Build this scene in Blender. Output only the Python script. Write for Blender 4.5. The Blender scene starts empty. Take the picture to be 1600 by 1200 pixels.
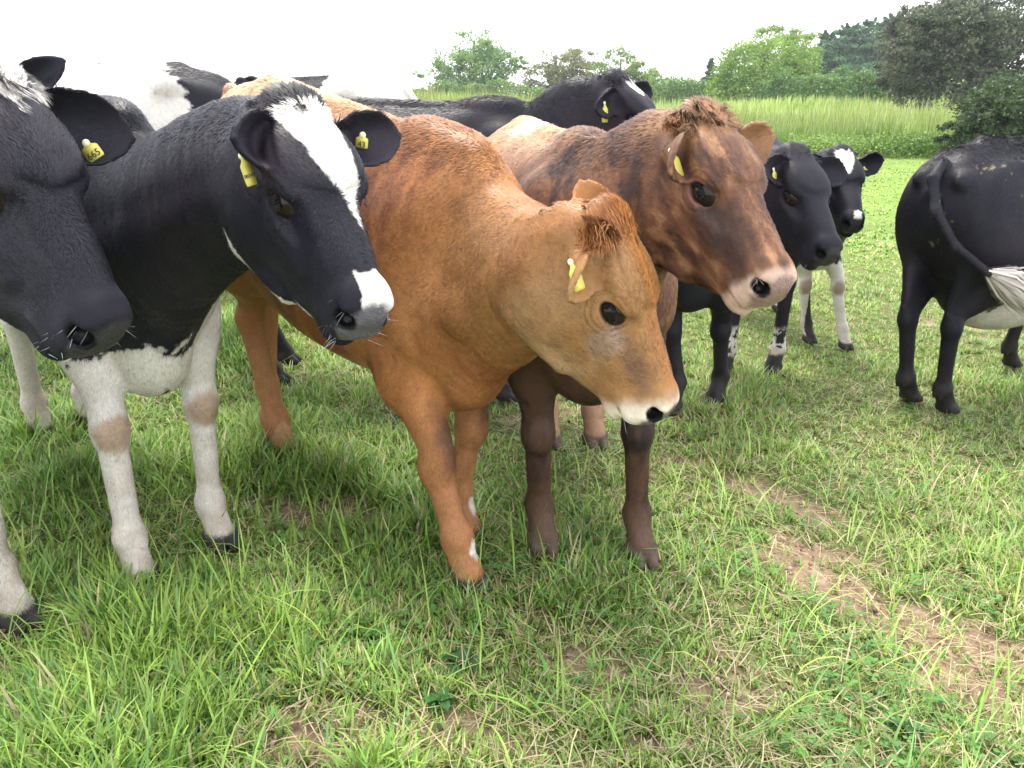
import bpy, math, time, os
import numpy as np
from mathutils import Matrix, Vector
T0 = time.time()
rad = math.radians
scene = bpy.context.scene
FAST_DEV = os.environ.get('COW_DEV', '')

# ------------------------------------------------------------------ camera, sky, sun, exposure
CAM_F = 1385.0; CAM_P = rad(18.0); CAM_C = np.array([0.0, 0.0, 1.33])
cd = bpy.data.cameras.new('camera'); cam = bpy.data.objects.new('camera', cd)
scene.collection.objects.link(cam)
cam.location = CAM_C; cam.rotation_euler = (rad(90) - CAM_P, 0, 0)
cd.sensor_width = 36; cd.lens = 36 * CAM_F / 1600; cd.clip_start = 0.05; cd.clip_end = 3000
scene.camera = cam

SUN_EL, SUN_AZ = rad(64), rad(-10)        # azimuth measured from +Y towards +X
world = bpy.data.worlds.new('World'); scene.world = world; world.use_nodes = True
nt = world.node_tree; nt.nodes.clear()
sky = nt.nodes.new('ShaderNodeTexSky'); sky.sky_type = 'NISHITA'; sky.sun_disc = False
sky.sun_elevation = SUN_EL; sky.sun_rotation = SUN_AZ; sky.dust_density = 3.0; sky.air_density = 1.0
mixc = nt.nodes.new('ShaderNodeMixRGB'); mixc.inputs[0].default_value = 0.82
mixc.inputs[2].default_value = (9.6, 9.8, 10.4, 1)      # bright cloud veil over the whole sky
bg = nt.nodes.new('ShaderNodeBackground'); bg.inputs[1].default_value = 0.14
wo = nt.nodes.new('ShaderNodeOutputWorld')
nt.links.new(sky.outputs[0], mixc.inputs[1]); nt.links.new(mixc.outputs[0], bg.inputs[0]); nt.links.new(bg.outputs[0], wo.inputs[0])
sl = bpy.data.lights.new('sun', 'SUN'); sl.energy = 2.3; sl.angle = rad(26); sl.color = (1.0, 0.95, 0.86)
so = bpy.data.objects.new('sun', sl); scene.collection.objects.link(so)
sd = Vector((math.cos(SUN_EL) * math.sin(SUN_AZ), math.cos(SUN_EL) * math.cos(SUN_AZ), math.sin(SUN_EL)))
so.rotation_euler = sd.to_track_quat('Z', 'Y').to_euler(); so.location = (0, 0, 30)
scene.view_settings.view_transform = 'Standard'; scene.view_settings.look = 'None'
scene.view_settings.gamma = 1.0; scene.view_settings.exposure = 1.18
scene.cycles.max_bounces = 6; scene.cycles.diffuse_bounces = 3; scene.cycles.glossy_bounces = 2
scene.cycles.transmission_bounces = 2; scene.cycles.transparent_max_bounces = 4
scene.cycles.use_denoising = True

# ------------------------------------------------------------------ noise helpers
def _h(ix, iy, iz, seed):
    n = (ix * 374761393 + iy * 668265263 + iz * 2147483647 // 7 * 3 + seed * 974634777) & 0xffffffff
    n = ((n ^ (n >> 13)) * 1274126177) & 0xffffffff
    n = ((n ^ (n >> 16)) * 2246822519) & 0xffffffff
    return ((n ^ (n >> 15)) & 0xffffff).astype(np.float32) / np.float32(0xffffff)
def vnoise(P, scale, seed=0):
    Q = np.asarray(P, np.float64) * scale + 1000.0
    I = np.floor(Q).astype(np.int64); Fq = (Q - I).astype(np.float32); Fq = Fq * Fq * (3 - 2 * Fq)
    x, y, z = I[:, 0], I[:, 1], I[:, 2]; fx, fy, fz = Fq.T
    out = 0
    for a in (0, 1):
        wa = fx if a else 1 - fx
        for b in (0, 1):
            wb = fy if b else 1 - fy
            for c in (0, 1):
                out = out + wa * wb * (fz if c else 1 - fz) * _h(x + a, y + b, z + c, seed)
    return out
def fbm(P, scale, seed=0, octv=3):
    o = 0; a = 0.5; t = 0
    for i in range(octv):
        o = o + a * vnoise(P, scale * 2 ** i, seed + 17 * i); t += a; a *= 0.55
    return o / t - 0.5
def sstep(a, b, x):
    t = np.clip((x - a) / (b - a), 0, 1); return t * t * (3 - 2 * t)
def mixv(a, b, t):
    return a * (1 - t[:, None]) + b * t[:, None]

# ------------------------------------------------------------------ mesh helpers
def link(o): scene.collection.objects.link(o); return o
def np_mesh(name, V, quads=None, tris=None, mat=None, smooth=True, cols=None, attrs=None):
    me = bpy.data.meshes.new(name)
    V = np.asarray(V, np.float32)
    nq = 0 if quads is None else len(quads); ntr = 0 if tris is None else len(tris)
    me.vertices.add(len(V)); me.vertices.foreach_set('co', V.ravel())
    loops = []
    if nq: loops.append(np.asarray(quads, np.int32).ravel())
    if ntr: loops.append(np.asarray(tris, np.int32).ravel())
    loops = np.concatenate(loops)
    me.loops.add(len(loops)); me.loops.foreach_set('vertex_index', loops)
    me.polygons.add(nq + ntr)
    st = np.concatenate([np.arange(nq) * 4, nq * 4 + np.arange(ntr) * 3]).astype(np.int32)
    me.polygons.foreach_set('loop_start', st)
    me.update(calc_edges=True)
    if smooth: me.polygons.foreach_set('use_smooth', np.ones(nq + ntr, bool))
    if cols is not None:
        a = me.color_attributes.new('Col', 'FLOAT_COLOR', 'POINT')
        c4 = np.ones((len(V), 4), np.float32); c4[:, :3] = cols
        a.data.foreach_set('color', c4.ravel())
    for k, v in (attrs or {}).items():
        a = me.attributes.new(k, 'FLOAT', 'POINT'); a.data.foreach_set('value', np.asarray(v, np.float32))
    if mat: me.materials.append(mat)
    return me
def mesh_obj(name, me, parent=None):
    o = bpy.data.objects.new(name, me); link(o)
    if parent is not None: o.parent = parent
    return o
def tag(o, label=None, cat=None, group=None, kind=None):
    if label: o['label'] = label
    if cat: o['category'] = cat
    if group: o['group'] = group
    if kind: o['kind'] = kind
    return o
def empty(name, loc=(0, 0, 0)):
    o = bpy.data.objects.new(name, None); link(o); o.location = loc; o.empty_display_size = 0.1; return o

# ------------------------------------------------------------------ materials
def new_mat(name):
    m = bpy.data.materials.new(name); m.use_nodes = True
    return m, m.node_tree, m.node_tree.nodes['Principled BSDF']
def attr_mat(name, rough=0.6, spec=0.3, sheen=0.0, trans=0.0, bump=0.0, noise=0.0, nscale=60):
    m, t, b = new_mat(name)
    a = t.nodes.new('ShaderNodeAttribute'); a.attribute_name = 'Col'
    out = a.outputs['Color']
    if noise:
        n = t.nodes.new('ShaderNodeTexNoise'); n.inputs['Scale'].default_value = nscale; n.inputs['Detail'].default_value = 5
        tc = t.nodes.new('ShaderNodeTexCoord'); t.links.new(tc.outputs['Object'], n.inputs['Vector'])
        mr = t.nodes.new('ShaderNodeMapRange'); mr.inputs['From Min'].default_value = .3; mr.inputs['From Max'].default_value = .7
        mr.inputs['To Min'].default_value = 1 - noise; mr.inputs['To Max'].default_value = 1 + noise
        mx = t.nodes.new('ShaderNodeVectorMath'); mx.operation = 'SCALE'
        t.links.new(n.outputs['Fac'], mr.inputs['Value']); t.links.new(out, mx.inputs[0]); t.links.new(mr.outputs[0], mx.inputs['Scale'])
        out = mx.outputs[0]
        if bump:
            bp = t.nodes.new('ShaderNodeBump'); bp.inputs['Strength'].default_value = bump; bp.inputs['Distance'].default_value = .004
            t.links.new(n.outputs['Fac'], bp.inputs['Height']); t.links.new(bp.outputs[0], b.inputs['Normal'])
    t.links.new(out, b.inputs['Base Color'])
    b.inputs['Roughness'].default_value = rough; b.inputs['Specular IOR Level'].default_value = spec
    b.inputs['Sheen Weight'].default_value = sheen
    if trans:
        tr = t.nodes.new('ShaderNodeBsdfTranslucent'); t.links.new(out, tr.inputs['Color'])
        ms = t.nodes.new('ShaderNodeMixShader'); ms.inputs[0].default_value = trans
        o = t.nodes['Material Output']
        t.links.new(b.outputs[0], ms.inputs[1]); t.links.new(tr.outputs[0], ms.inputs[2]); t.links.new(ms.outputs[0], o.inputs['Surface'])
    return m
def hide_mat():
    m = attr_mat('cow_hide', rough=.62, spec=.15, bump=.25, noise=.08, nscale=90)
    t = m.node_tree; b = t.nodes['Principled BSDF']
    a = t.nodes.new('ShaderNodeAttribute'); a.attribute_name = 'wet'
    vo = t.nodes.new('ShaderNodeTexVoronoi'); vo.inputs['Scale'].default_value = 260; tc = t.nodes.new('ShaderNodeTexCoord'); t.links.new(tc.outputs['Object'], vo.inputs['Vector'])
    mu = t.nodes.new('ShaderNodeMath'); mu.operation = 'MULTIPLY'; t.links.new(vo.outputs['Distance'], mu.inputs[0]); t.links.new(a.outputs['Fac'], mu.inputs[1])
    b2 = t.nodes.new('ShaderNodeBump'); b2.inputs['Strength'].default_value = .6; b2.inputs['Distance'].default_value = .003; b2.invert = True; t.links.new(mu.outputs[0], b2.inputs['Height'])
    t.links.new(b.inputs['Normal'].links[0].from_socket, b2.inputs['Normal']); t.links.new(b2.outputs[0], b.inputs['Normal'])
    mr = t.nodes.new('ShaderNodeMapRange'); mr.inputs['To Min'].default_value = .62; mr.inputs['To Max'].default_value = .28
    t.links.new(a.outputs['Fac'], mr.inputs['Value']); t.links.new(mr.outputs[0], b.inputs['Roughness'])
    return m
MHIDE = hide_mat()
MFUR = attr_mat('cow_fur', rough=.42, spec=.28)
MLEAF = attr_mat('leaf', rough=.5, spec=.3, trans=.35)
MGRASS = attr_mat('grass_blade', rough=.45, spec=.35, trans=.3)
MBARK = attr_mat('bark', rough=.9, spec=.1, noise=.4, nscale=8)
def plain(name, col, rough=.5, spec=.5, coat=0):
    m, t, b = new_mat(name); b.inputs['Base Color'].default_value = (*col, 1)
    n = t.nodes.new('ShaderNodeTexNoise'); n.inputs['Scale'].default_value = 120
    mr = t.nodes.new('ShaderNodeMapRange'); mr.inputs['To Min'].default_value = rough * .8; mr.inputs['To Max'].default_value = min(1, rough * 1.25)
    t.links.new(n.outputs['Fac'], mr.inputs['Value']); t.links.new(mr.outputs[0], b.inputs['Roughness'])
    b.inputs['Specular IOR Level'].default_value = spec; b.inputs['Coat Weight'].default_value = coat
    return m
MEYE = attr_mat('eye_ball', rough=.06, spec=.25)
MTAG = plain('tag_plastic', (.60, .53, .10), .45)
MTAGTXT = plain('tag_ink', (.02, .02, .02), .6)
MTAGPIN = plain('tag_button', (.80, .80, .45), .45)

# ------------------------------------------------------------------ ground height
def ground_z(x, y):
    x = np.asarray(x, float); y = np.asarray(y, float)
    near = -.32 * np.tanh(.08 * x / .32)
    far = .28 * sstep(25, 120, y) + .055 * np.maximum(0, x - 8) * sstep(32, 85, y)
    bump = .012 * (np.sin(x * 2.1 + y * 1.3) + np.sin(x * 3.7 - y * 2.9 + 1)) * sstep(0.5, 2, y)
    return near + far + bump

# ------------------------------------------------------------------ implicit modelling
f32 = np.float32
def smin(a, b, k):
    h = np.maximum(k - np.abs(a - b), 0) / k
    return np.minimum(a, b) - h * h * k * f32(.25)
def smax(a, b, k): return -smin(-a, -b, k)
def nrm(v):
    v = np.asarray(v, float); return v / (np.linalg.norm(v) + 1e-12)
class Cone:      # round cone, optional flattening along one axis
    def __init__(s, a, b, ra, rb, k=.03, u=None, su=1.0):
        s.a = np.array(a, f32); s.b = np.array(b, f32); s.ra, s.rb, s.k = ra, rb, k
        s.u = None if u is None else nrm(u).astype(f32); s.su = su
        s.c = (s.a + s.b) / 2; s.r = float(np.linalg.norm(s.b - s.a)) / 2 + max(ra, rb) * max(1, su)
    def d(s, P):
        ab = s.b - s.a; pa = P - s.a
        t = np.clip(pa @ ab / max(float(ab @ ab), 1e-9), 0, 1)
        q = pa - t[:, None] * ab
        if s.u is not None:
            cu = q @ s.u; q = q + (cu * f32(1 / s.su - 1))[:, None] * s.u
            return (np.sqrt((q * q).sum(1)) - (s.ra + (s.rb - s.ra) * t)) * f32(min(1, s.su) ** .5)
        return np.sqrt((q * q).sum(1)) - (s.ra + (s.rb - s.ra) * t)
class Ell:
    def __init__(s, c, r, k=.03, R=None, sub=False):
        s.c = np.array(c, f32); s.rad = np.array(r, f32); s.k = k; s.R = None if R is None else np.array(R, f32)
        s.r = float(max(r)); s.sub = sub
    def d(s, P):
        q = P - s.c
        if s.R is not None: q = q @ s.R          # columns of R = axes
        q1 = q / s.rad; k0 = np.sqrt((q1 * q1).sum(1)) + f32(1e-6); q2 = q1 / s.rad
        k1 = np.sqrt((q2 * q2).sum(1)) + f32(1e-6)
        return k0 * (k0 - 1) / k1
class Loft:      # stations: x, ztop, zbot, halfwidth, taper(top narrower +)
    def __init__(s, st, k=.04, n=2.4):
        s.st = np.array(st, float); s.k = k; s.n = n
        xs = s.st[:, 0]; s.x = np.linspace(xs[0], xs[-1], 200)
        s.tab = []
        for j in range(1, 5):
            y = s.st[:, j]; m = np.gradient(y, xs)
            i = np.clip(np.searchsorted(xs, s.x) - 1, 0, len(xs) - 2); h = xs[i + 1] - xs[i]; t = (s.x - xs[i]) / h
            s.tab.append((2*t**3-3*t**2+1)*y[i] + (t**3-2*t**2+t)*h*m[i] + (-2*t**3+3*t**2)*y[i+1] + (t**3-t**2)*h*m[i+1])
        zt, zb, hw = s.tab[:3]
        s.c = np.array([(xs[0] + xs[-1]) / 2, 0, (zt.max() + zb.min()) / 2], f32)
        s.r = float(np.linalg.norm([(xs[-1] - xs[0]) / 2, hw.max(), (zt.max() - zb.min()) / 2]))
    def d(s, P):
        x = np.clip(P[:, 0], s.x[0], s.x[-1]); dx = np.abs(P[:, 0] - x)
        zt, zb, hw, tp = [np.interp(x, s.x, t).astype(f32) for t in s.tab]
        zc = (zt + zb) / 2; hh = np.maximum((zt - zb) / 2, .01)
        zz = (P[:, 2] - zc) / hh
        w = np.maximum(hw * (1 - tp * np.clip(zz, -1.1, 1.1)), .008)
        yy = np.abs(P[:, 1]) / w
        n = f32(s.n)
        k0 = (np.power(yy, n) + np.power(np.abs(zz), n)) ** (1 / n)
        g = np.sqrt((P[:, 1] / w / w) ** 2 + (zz / hh) ** 2) / np.maximum(np.sqrt(yy * yy + zz * zz), 1e-3)
        dd = (k0 - 1) / np.maximum(g, 1)
        return np.where(dx > 0, np.sqrt(np.maximum(dd, 0) ** 2 + dx ** 2) + np.minimum(dd, 0) * 0, dd).astype(f32)
class Leafy:     # ear: cupped leaf
    def __init__(s, base, e, n, L, W, th=.0065, cup=.38, k=.012, curl=.0):
        s.base = np.array(base, f32); e = nrm(e); n = np.array(n, float); n = nrm(n - e * (n @ e)); w = np.cross(n, e)
        s.R = np.stack([e, w, n], 1).astype(f32); s.L, s.W, s.th, s.cup, s.k, s.curl = L, W, th, cup, k, curl
        s.c = (s.base + s.R[:, 0] * L / 2).astype(f32); s.r = L * .75
    def prof(s, t):
        return s.W * np.clip(np.interp(t, [-.15, 0, .12, .3, .5, .7, .85, .95, 1.0], [.30, .42, .62, .92, 1.0, .90, .62, .34, .02]), .02, 1)
    def d(s, P):
        q = (P - s.base) @ s.R; t = q[:, 0] / s.L; W = s.prof(t).astype(f32)
        c = s.cup * q[:, 1] ** 2 / s.W * 1.6 - s.cup * s.W * .25 + s.curl * np.clip(t, 0, 1) ** 2 * s.L
        # roll in the edges near the base into a funnel
        c = c + (1 - sstep(0, .45, t)) * 1.1 * q[:, 1] ** 2 / s.W
        dn = np.abs(q[:, 2] - c) * f32(.8)
        dw = np.abs(q[:, 1]) - W; dx = np.maximum(q[:, 0] - s.L, -.02 - q[:, 0])
        dd = np.sqrt(dn ** 2 + np.maximum(dw, 0) ** 2 + np.maximum(dx, 0) ** 2) - s.th * (1.3 - .5 * np.clip(t, 0, 1))
        return dd.astype(f32)

def Reul(yaw, pit, roll=0):
    cy, sy, cp, sp, cr, sr = math.cos(yaw), math.sin(yaw), math.cos(pit), math.sin(pit), math.cos(roll), math.sin(roll)
    return (np.array([[cy, -sy, 0], [sy, cy, 0], [0, 0, 1]]) @ np.array([[cp, 0, sp], [0, 1, 0], [-sp, 0, cp]])
            @ np.array([[1, 0, 0], [0, cr, -sr], [0, sr, cr]]))

def surface_nets(lo, shape, vox, prims_eval):
    nx, ny, nz = shape; B = 4
    cx, cy, cz = [(n + B - 1) // B for n in shape]
    ii = np.stack(np.meshgrid(np.arange(cx), np.arange(cy), np.arange(cz), indexing='ij'), -1).reshape(-1, 3)
    CP = (lo + (ii * B + (B - 1) / 2) * vox).astype(f32)
    cd_ = np.empty(len(CP), f32)
    for i in range(0, len(CP), 400000): cd_[i:i + 400000] = prims_eval(CP[i:i + 400000], CP[i:i + 400000], 0)
    D = np.repeat(np.repeat(np.repeat(cd_.reshape(cx, cy, cz), B, 0), B, 1), B, 2)
    act = np.nonzero(np.abs(cd_) < vox * 5.2)[0]
    off = np.stack(np.meshgrid(*[np.arange(B)] * 3, indexing='ij'), -1).reshape(-1, 3)
    ca = ii[act]
    for i in range(0, len(ca), 8000):
        blk = ca[i:i + 8000]
        idx = (blk[:, None, :] * B + off[None]).reshape(-1, 3)
        P = (lo + idx * vox).astype(f32)
        cc = np.repeat(CP[act[i:i + 8000]], B ** 3, 0)
        D[idx[:, 0], idx[:, 1], idx[:, 2]] = prims_eval(P, cc, B * vox)
    S = D < 0
    acc = np.zeros((D.shape[0] - 1, D.shape[1] - 1, D.shape[2] - 1), np.uint8)
    for a in (0, 1):
        for b in (0, 1):
            for c in (0, 1):
                acc += S[a:a + acc.shape[0], b:b + acc.shape[1], c:c + acc.shape[2]]
    cells = np.stack(np.nonzero((acc > 0) & (acc < 8)), 1)
    vid = np.full(acc.shape, -1, np.int32); vid[tuple(cells.T)] = np.arange(len(cells))
    cor = np.array([[a, b, c] for a in (0, 1) for b in (0, 1) for c in (0, 1)])
    vals = np.stack([D[cells[:, 0] + c[0], cells[:, 1] + c[1], cells[:, 2] + c[2]] for c in cor], 1)
    sumP = np.zeros((len(cells), 3), f32); cnt = np.zeros(len(cells), f32)
    for i in range(8):
        for j in range(i + 1, 8):
            if np.abs(cor[i] - cor[j]).sum() != 1: continue
            a, b = vals[:, i], vals[:, j]; m = (a < 0) != (b < 0)
            t = np.where(m, a / np.where(m, a - b, 1), 0)
            sumP += (cor[i] + t[:, None] * (cor[j] - cor[i])) * m[:, None]; cnt += m
    V = lo + (cells + sumP / cnt[:, None]) * vox
    quads = []
    for ax in range(3):
        sl0 = [slice(1, -1)] * 3; sl1 = [slice(1, -1)] * 3
        s0 = S[tuple(slice(1, n - 1) if k != ax else slice(0, n - 1) for k, n in enumerate(S.shape))]
        s1 = S[tuple(slice(1, n - 1) if k != ax else slice(1, n) for k, n in enumerate(S.shape))]
        e = np.stack(np.nonzero(s0 != s1), 1); inside = s0[tuple(e.T)]
        for k in range(3):
            if k != ax: e[:, k] += 1
        u, w = [(1, 2), (2, 0), (0, 1)][ax]
        def cell(du, dw):
            c = e.copy(); c[:, u] -= du; c[:, w] -= dw; return vid[c[:, 0], c[:, 1], c[:, 2]]
        q = np.stack([cell(1, 1), cell(0, 1), cell(0, 0), cell(1, 0)], 1)
        q[~inside] = q[~inside][:, ::-1]
        quads.append(q)
    Q = np.concatenate(quads); Q = Q[(Q >= 0).all(1)]
    return V.astype(f32), Q

def vnormals(V, Q):
    n = np.cross(V[Q[:, 2]] - V[Q[:, 0]], V[Q[:, 3]] - V[Q[:, 1]])
    N = np.zeros_like(V)
    for k in range(4):
        for c in range(3): N[:, c] += np.bincount(Q[:, k], n[:, c], len(V))
    return N / (np.linalg.norm(N, axis=1, keepdims=True) + 1e-9)

# ------------------------------------------------------------------ cow anatomy (metres, local: x forward, y left, z up)
TRUNK = [(-.80, 1.06, .90, .05, .1), (-.765, 1.13, .84, .115, .15), (-.70, 1.185, .74, .165, .2), (-.58, 1.225, .66, .205, .2), (-.44, 1.24, .61, .225, .16),
         (-.25, 1.222, .575, .250, .12), (0, 1.205, .55, .275, .16), (.2, 1.205, .55, .255, .22), (.38, 1.225, .56, .205, .28),
         (.52, 1.19, .585, .170, .22), (.62, 1.09, .64, .125, .1), (.68, .96, .72, .07, 0)]
HEAD = [(-.07, -.06, -.19, .05, -.0), (-.03, -.012, -.25, .080, -.08), (.02, .004, -.285, .090, -.16), (.07, .008, -.300, .095, -.22), (.12, .006, -.302, .095, -.26),
        (.17, .0, -.295, .088, -.28), (.22, -.006, -.277, .077, -.26), (.28, -.010, -.248, .066, -.22), (.34, -.014, -.212, .058, -.12),
        (.385, -.019, -.184, .054, -.04), (.425, -.024, -.162, .056, .0), (.450, -.036, -.144, .052, .0), (.465, -.058, -.122, .036, .0)]
EYE = np.array([.172, .0745, -.056])

def head_prims(hs, T):
    """T(p) maps head-local points to body-local; hs = head scale"""
    P = []
    for s in (1, -1):
        m = lambda x, y, z: (x, y * s, z)
        P += [Ell(m(.140, .064, -.016), (.055, .030, .022), .035),                    # brow ridge
              Ell(m(.10, .054, -.20), (.085, .052, .085), .03), Cone(m(.03, .062, -.20), m(.10, .060, -.275), .026, .026, .025), Cone(m(.10, .060, -.275), m(.26, .038, -.238), .024, .018, .025),                    # cheek muscle
              Cone(m(.19, .066, -.088), m(.30, .050, -.112), .017, .010, .03),        # face crest
              Ell(m(.173, .0640, -.056), (.042, .027, .036), .016),                   # lids
              Ell(m(.415, .028, -.072), (.042, .026, .040), .02),                    # nose wing
              Ell(m(.395, .030, -.124), (.050, .024, .024), .016),                   # upper lip
              ]
    P += [Ell((.396, 0, -.172), (.045, .038, .023), .014),                           # chin
          Ell((-.005, 0, -.005), (.045, .055, .024), .035),                          # poll
          Ell((.10, 0, .0), (.09, .06, .014), .04)]
    S = []
    for s in (1, -1):
        m = lambda x, y, z: (x, y * s, z)
        a = Reul(rad(-10) * s, rad(-27))
        S += [Ell(m(.175, .098, -.0575), (.0245, .036, .0178), .005, R=a),           # lid opening
              Ell(m(.212, .080, -.066), (.020, .010, .008), .012),                   # tear groove
              Ell(m(.235, .074, -.050), (.045, .010, .020), .025),                   # hollow below the eye
              Ell(m(.444, .039, -.074), (.0240, .018, .0155), .010, R=Reul(rad(40) * s, rad(-40))), Cone(m(.440, .050, -.072), m(.420, .062, -.058), .007, .003, .012),   # nostril
              Cone(m(.462, .0, -.132), m(.395, .055, -.150), .006, .006, .010),
              Cone(m(.395, .055, -.150), m(.325, .067, -.164), .006, .005, .010)]   # mouth line
    return P, S

class Cow:
    def __init__(self, **k):
        s = self
        s.__dict__.update(dict(s=1.0, ls=1.0, pitch=0.0, vox=.008, hs=1.0, earR=(-.28, -1, .05), earL=(-.28, 1, .05), earn=(.8, 0, .55), earRn=None, earLn=None,
                               girth=1.0, tail=None, neckk=None, ear_len=.175, ear_w=.052, droop=.0, dz=0.0, fur=0, seed=1, tags='RL', nums=('', ''), brisket=0.0, legk=1.0, deep=0.0, crest=0.0, tailr=.026, nose=.90, hwid=.95, h0=(.02, 0, -.172), ntan=(1, 0, .3), nback=(.25, -.35, -.12), nr=0.0))
        s.__dict__.update(k)
        ff = np.array([s.feet[0], s.feet[1]], float).mean(0); hf = np.array([s.feet[2], s.feet[3]], float).mean(0)
        d = ff - hf; s.yaw = k.get('byaw', math.atan2(d[1], d[0])) if k.get('byaw') is None else rad(k['byaw'])
        ca, sa = math.cos(s.yaw), math.sin(s.yaw)
        # body origin: so that front feet sit at local x=.42, hind at about -.6
        mid = ff + hf
        o = (ff - np.array([ca, sa]) * .42 * s.s * s.ls + hf + np.array([ca, sa]) * .62 * s.s * s.ls) / 2
        if 'origin' in k: o = np.array(k['origin'], float)
        s.o = np.array([o[0], o[1], float(ground_z(o[0], o[1])) + s.dz])
        s.Rb = Reul(s.yaw, s.pitch)
    def to_local(s, W): return (np.asarray(W, float) - s.o) @ s.Rb / s.s
    def build_prims(s):
        L = s.to_local
        g = s.girth
        tr = [(x * s.ls, zt, zb - s.deep * math.exp(-((x - .0) / .5) ** 4), hw * g, tp) for x, zt, zb, hw, tp in TRUNK]
        body = [Loft(tr, .05, 2.25)]
        lx = s.ls
        for sg in (1, -1):
            m = lambda x, y, z: (x * lx, y * sg * g, z)
            body += [Ell(m(-.43, .19, 1.15), (.07, .035, .04), .07), Ell(m(-.745, .085, 1.09), (.05, .035, .04), .04),
                     Ell(m(.42, .125, .93), (.13, .075, .19), .07), Ell(m(.50, .13, .82), (.11, .08, .12), .05),
                     Ell(m(-.55, .14, .92), (.20, .10, .24), .06)]
        body += [Cone((-.5 * lx, 0, 1.225), (.30 * lx, 0, 1.195), .03, .03, .04), Ell((.40 * lx, 0, 1.2), (.14, .05, .045), .05)]
        legs = []; s.legaxes = []
        for i, w in enumerate(s.feet):
            wz = float(ground_z(w[0], w[1])); F = L((w[0], w[1], wz))
            sg = (1, -1, 1, -1)[i]; y = sg
            sd_ = np.array([1, 0, 0]) 
            if i < 2:
                el = np.array([.40 * lx, sg * .135 * g, .70]); fe = F + (-.035, 0, .135); kn = el * .46 + fe * .54 + (.02, 0, .005); kn[2] = .41; q = s.legk
                A = np.array([.43 * lx, sg * .125 * g, .88])
                legs += [Cone(A, el, .115, .095 * q, .05, (0, 1, 0), .75), Cone(el, kn + (0, 0, .05), .086 * q, .044 * q, .03), Ell(kn + (.006, 0, 0), np.array((.050, .049, .066)) * q, .02),
                         Cone(kn, fe, .038 * q, .032 * q, .018), Ell(fe, np.array((.041, .041, .045)) * q, .03), Cone(fe, F + (.015, 0, .05), .036 * q, .040 * q, .015), Cone(kn + (-.038 * q, 0, -.05), fe + (-.024 * q, 0, .02), .014, .016, .016), Ell(el + (.02, 0, -.06), (.055, .075 * q, .12), .04)]
                jt = (A, el, kn, fe, F)
            else:
                q = s.legk; hip = np.array([-.50 * lx, sg * .15 * g, .92]); st = np.array([-.40 * lx, sg * .185 * g, .74]); fe = F + (-.035, 0, .135)
                hk = np.array([(-.665 * lx) * .35 + (F[0] - .075) * .65, sg * .13 * .35 + F[1] * .65, .475])
                legs += [Cone(hip, st, .15, .125, .06, (0, 1, 0), .7), Cone(st, hk + (.03, 0, .06), .125, .052, .05, (0, 1, 0), .72), Cone(hip + (-.1, 0, 0), hk + (-.02, 0, .10), .10, .032, .05, (0, 1, 0), .7),
                         Ell(hk, np.array((.056, .044, .062)) * q, .025), Cone(hk + (-.03, 0, .03), hk + (-.045, 0, .055), .020, .014, .02),
                         Cone(hk, fe, .040 * q, .033 * q, .02), Ell(fe, np.array((.042, .041, .045)) * q, .03), Cone(fe, F + (.015, 0, .05), .041 * q, .043 * q, .015)]
                jt = (hip, st, hk, fe, F)
            for c in (1, -1):
                legs += [Cone(F + (.014, c * .023 * q, .042), F + (.070, c * .021 * q, .018), .030, .017, .008)]
                legs += [Cone(fe + (-.030, c * .016, -.025), fe + (-.038, c * .016, -.037), .009, .005, .012)]
            s.legaxes.append(jt)
        # head
        s.hR = s.Rb.T @ Reul(*[rad(a) for a in s.hrot]); s.hp = L(s.hpos)      # body-local
        k = s.hs / s.s; s.hk = k
        H0 = s.hp + s.hR @ (np.array(s.h0) * k)
        N0 = np.array([.46 * lx, 0, .93]) if s.neckk is None else np.array(s.neckk, float)
        dirH = -s.hR[:, 0]; tn = nrm(np.array(s.ntan))
        dist = np.linalg.norm(H0 - N0)
        P1 = N0 + tn * dist * .35; P2 = H0 + nrm(dirH * s.nback[0] + np.array([s.nback[1], 0, s.nback[2]])) * dist * .33
        neck = []; n = 7; pts = []
        for i in range(n + 1):
            t = i / n; pts.append((1 - t) ** 3 * N0 + 3 * (1 - t) ** 2 * t * P1 + 3 * (1 - t) * t * t * P2 + t ** 3 * H0)
        pts = np.array(pts); s.neckpts = pts
        up0 = np.array([0, 0, 1.]); upH = s.hR[:, 2]; lat0 = np.array([0, 1., 0]); latH = s.hR[:, 1]
        s.necklat = []
        for i in range(n):
            t = (i + .5) / n; t0 = i / n; t1 = (i + 1) / n
            rv = lambda t: (.255 * (1 - t) + .138 * k * t) - .03 * math.sin(math.pi * t) * .6 + s.nr * math.sin(math.pi * t)
            u = nrm(lat0 * (1 - t) + latH * t)
            fl = .60 * (1 - t) + .68 * t
            neck.append(Cone(pts[i], pts[i + 1], rv(t0), rv(t1), .035, u, fl)); s.necklat.append(u)
        # crest line and dewlap
        dn = lambda t: nrm(-(up0 * (1 - t) + upH * t))
        thr = s.hp + s.hR @ (np.array([.06, 0, -.265]) * k)
        bris = np.array([.56 * lx, 0, .66 - s.brisket]); mid = (thr * .5 + bris * .5) + dn(.5) * .02
        mid2 = pts[3] + dn(.45) * .17
        neck += [Cone(bris, mid2, .055, .03, .07, lat0, .7), Cone(mid2, thr, .03, .035, .06, latH, .7), Ell((.46 * lx, 0, .62 - s.brisket), (.14, .10, .10), .06)]
        for sg in (1, -1):
            a_ = s.hp + s.hR @ (np.array([.03, sg * .05, -.20]) * k)
            neck.append(Cone((.50 * lx, sg * .115 * g, .86), pts[3] + s.necklat[3] * sg * .085 + dn(.5) * .05, .06, .045, .05)); neck.append(Cone(pts[3] + s.necklat[3] * sg * .085 + dn(.5) * .05, a_, .045, .028, .04))
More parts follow.
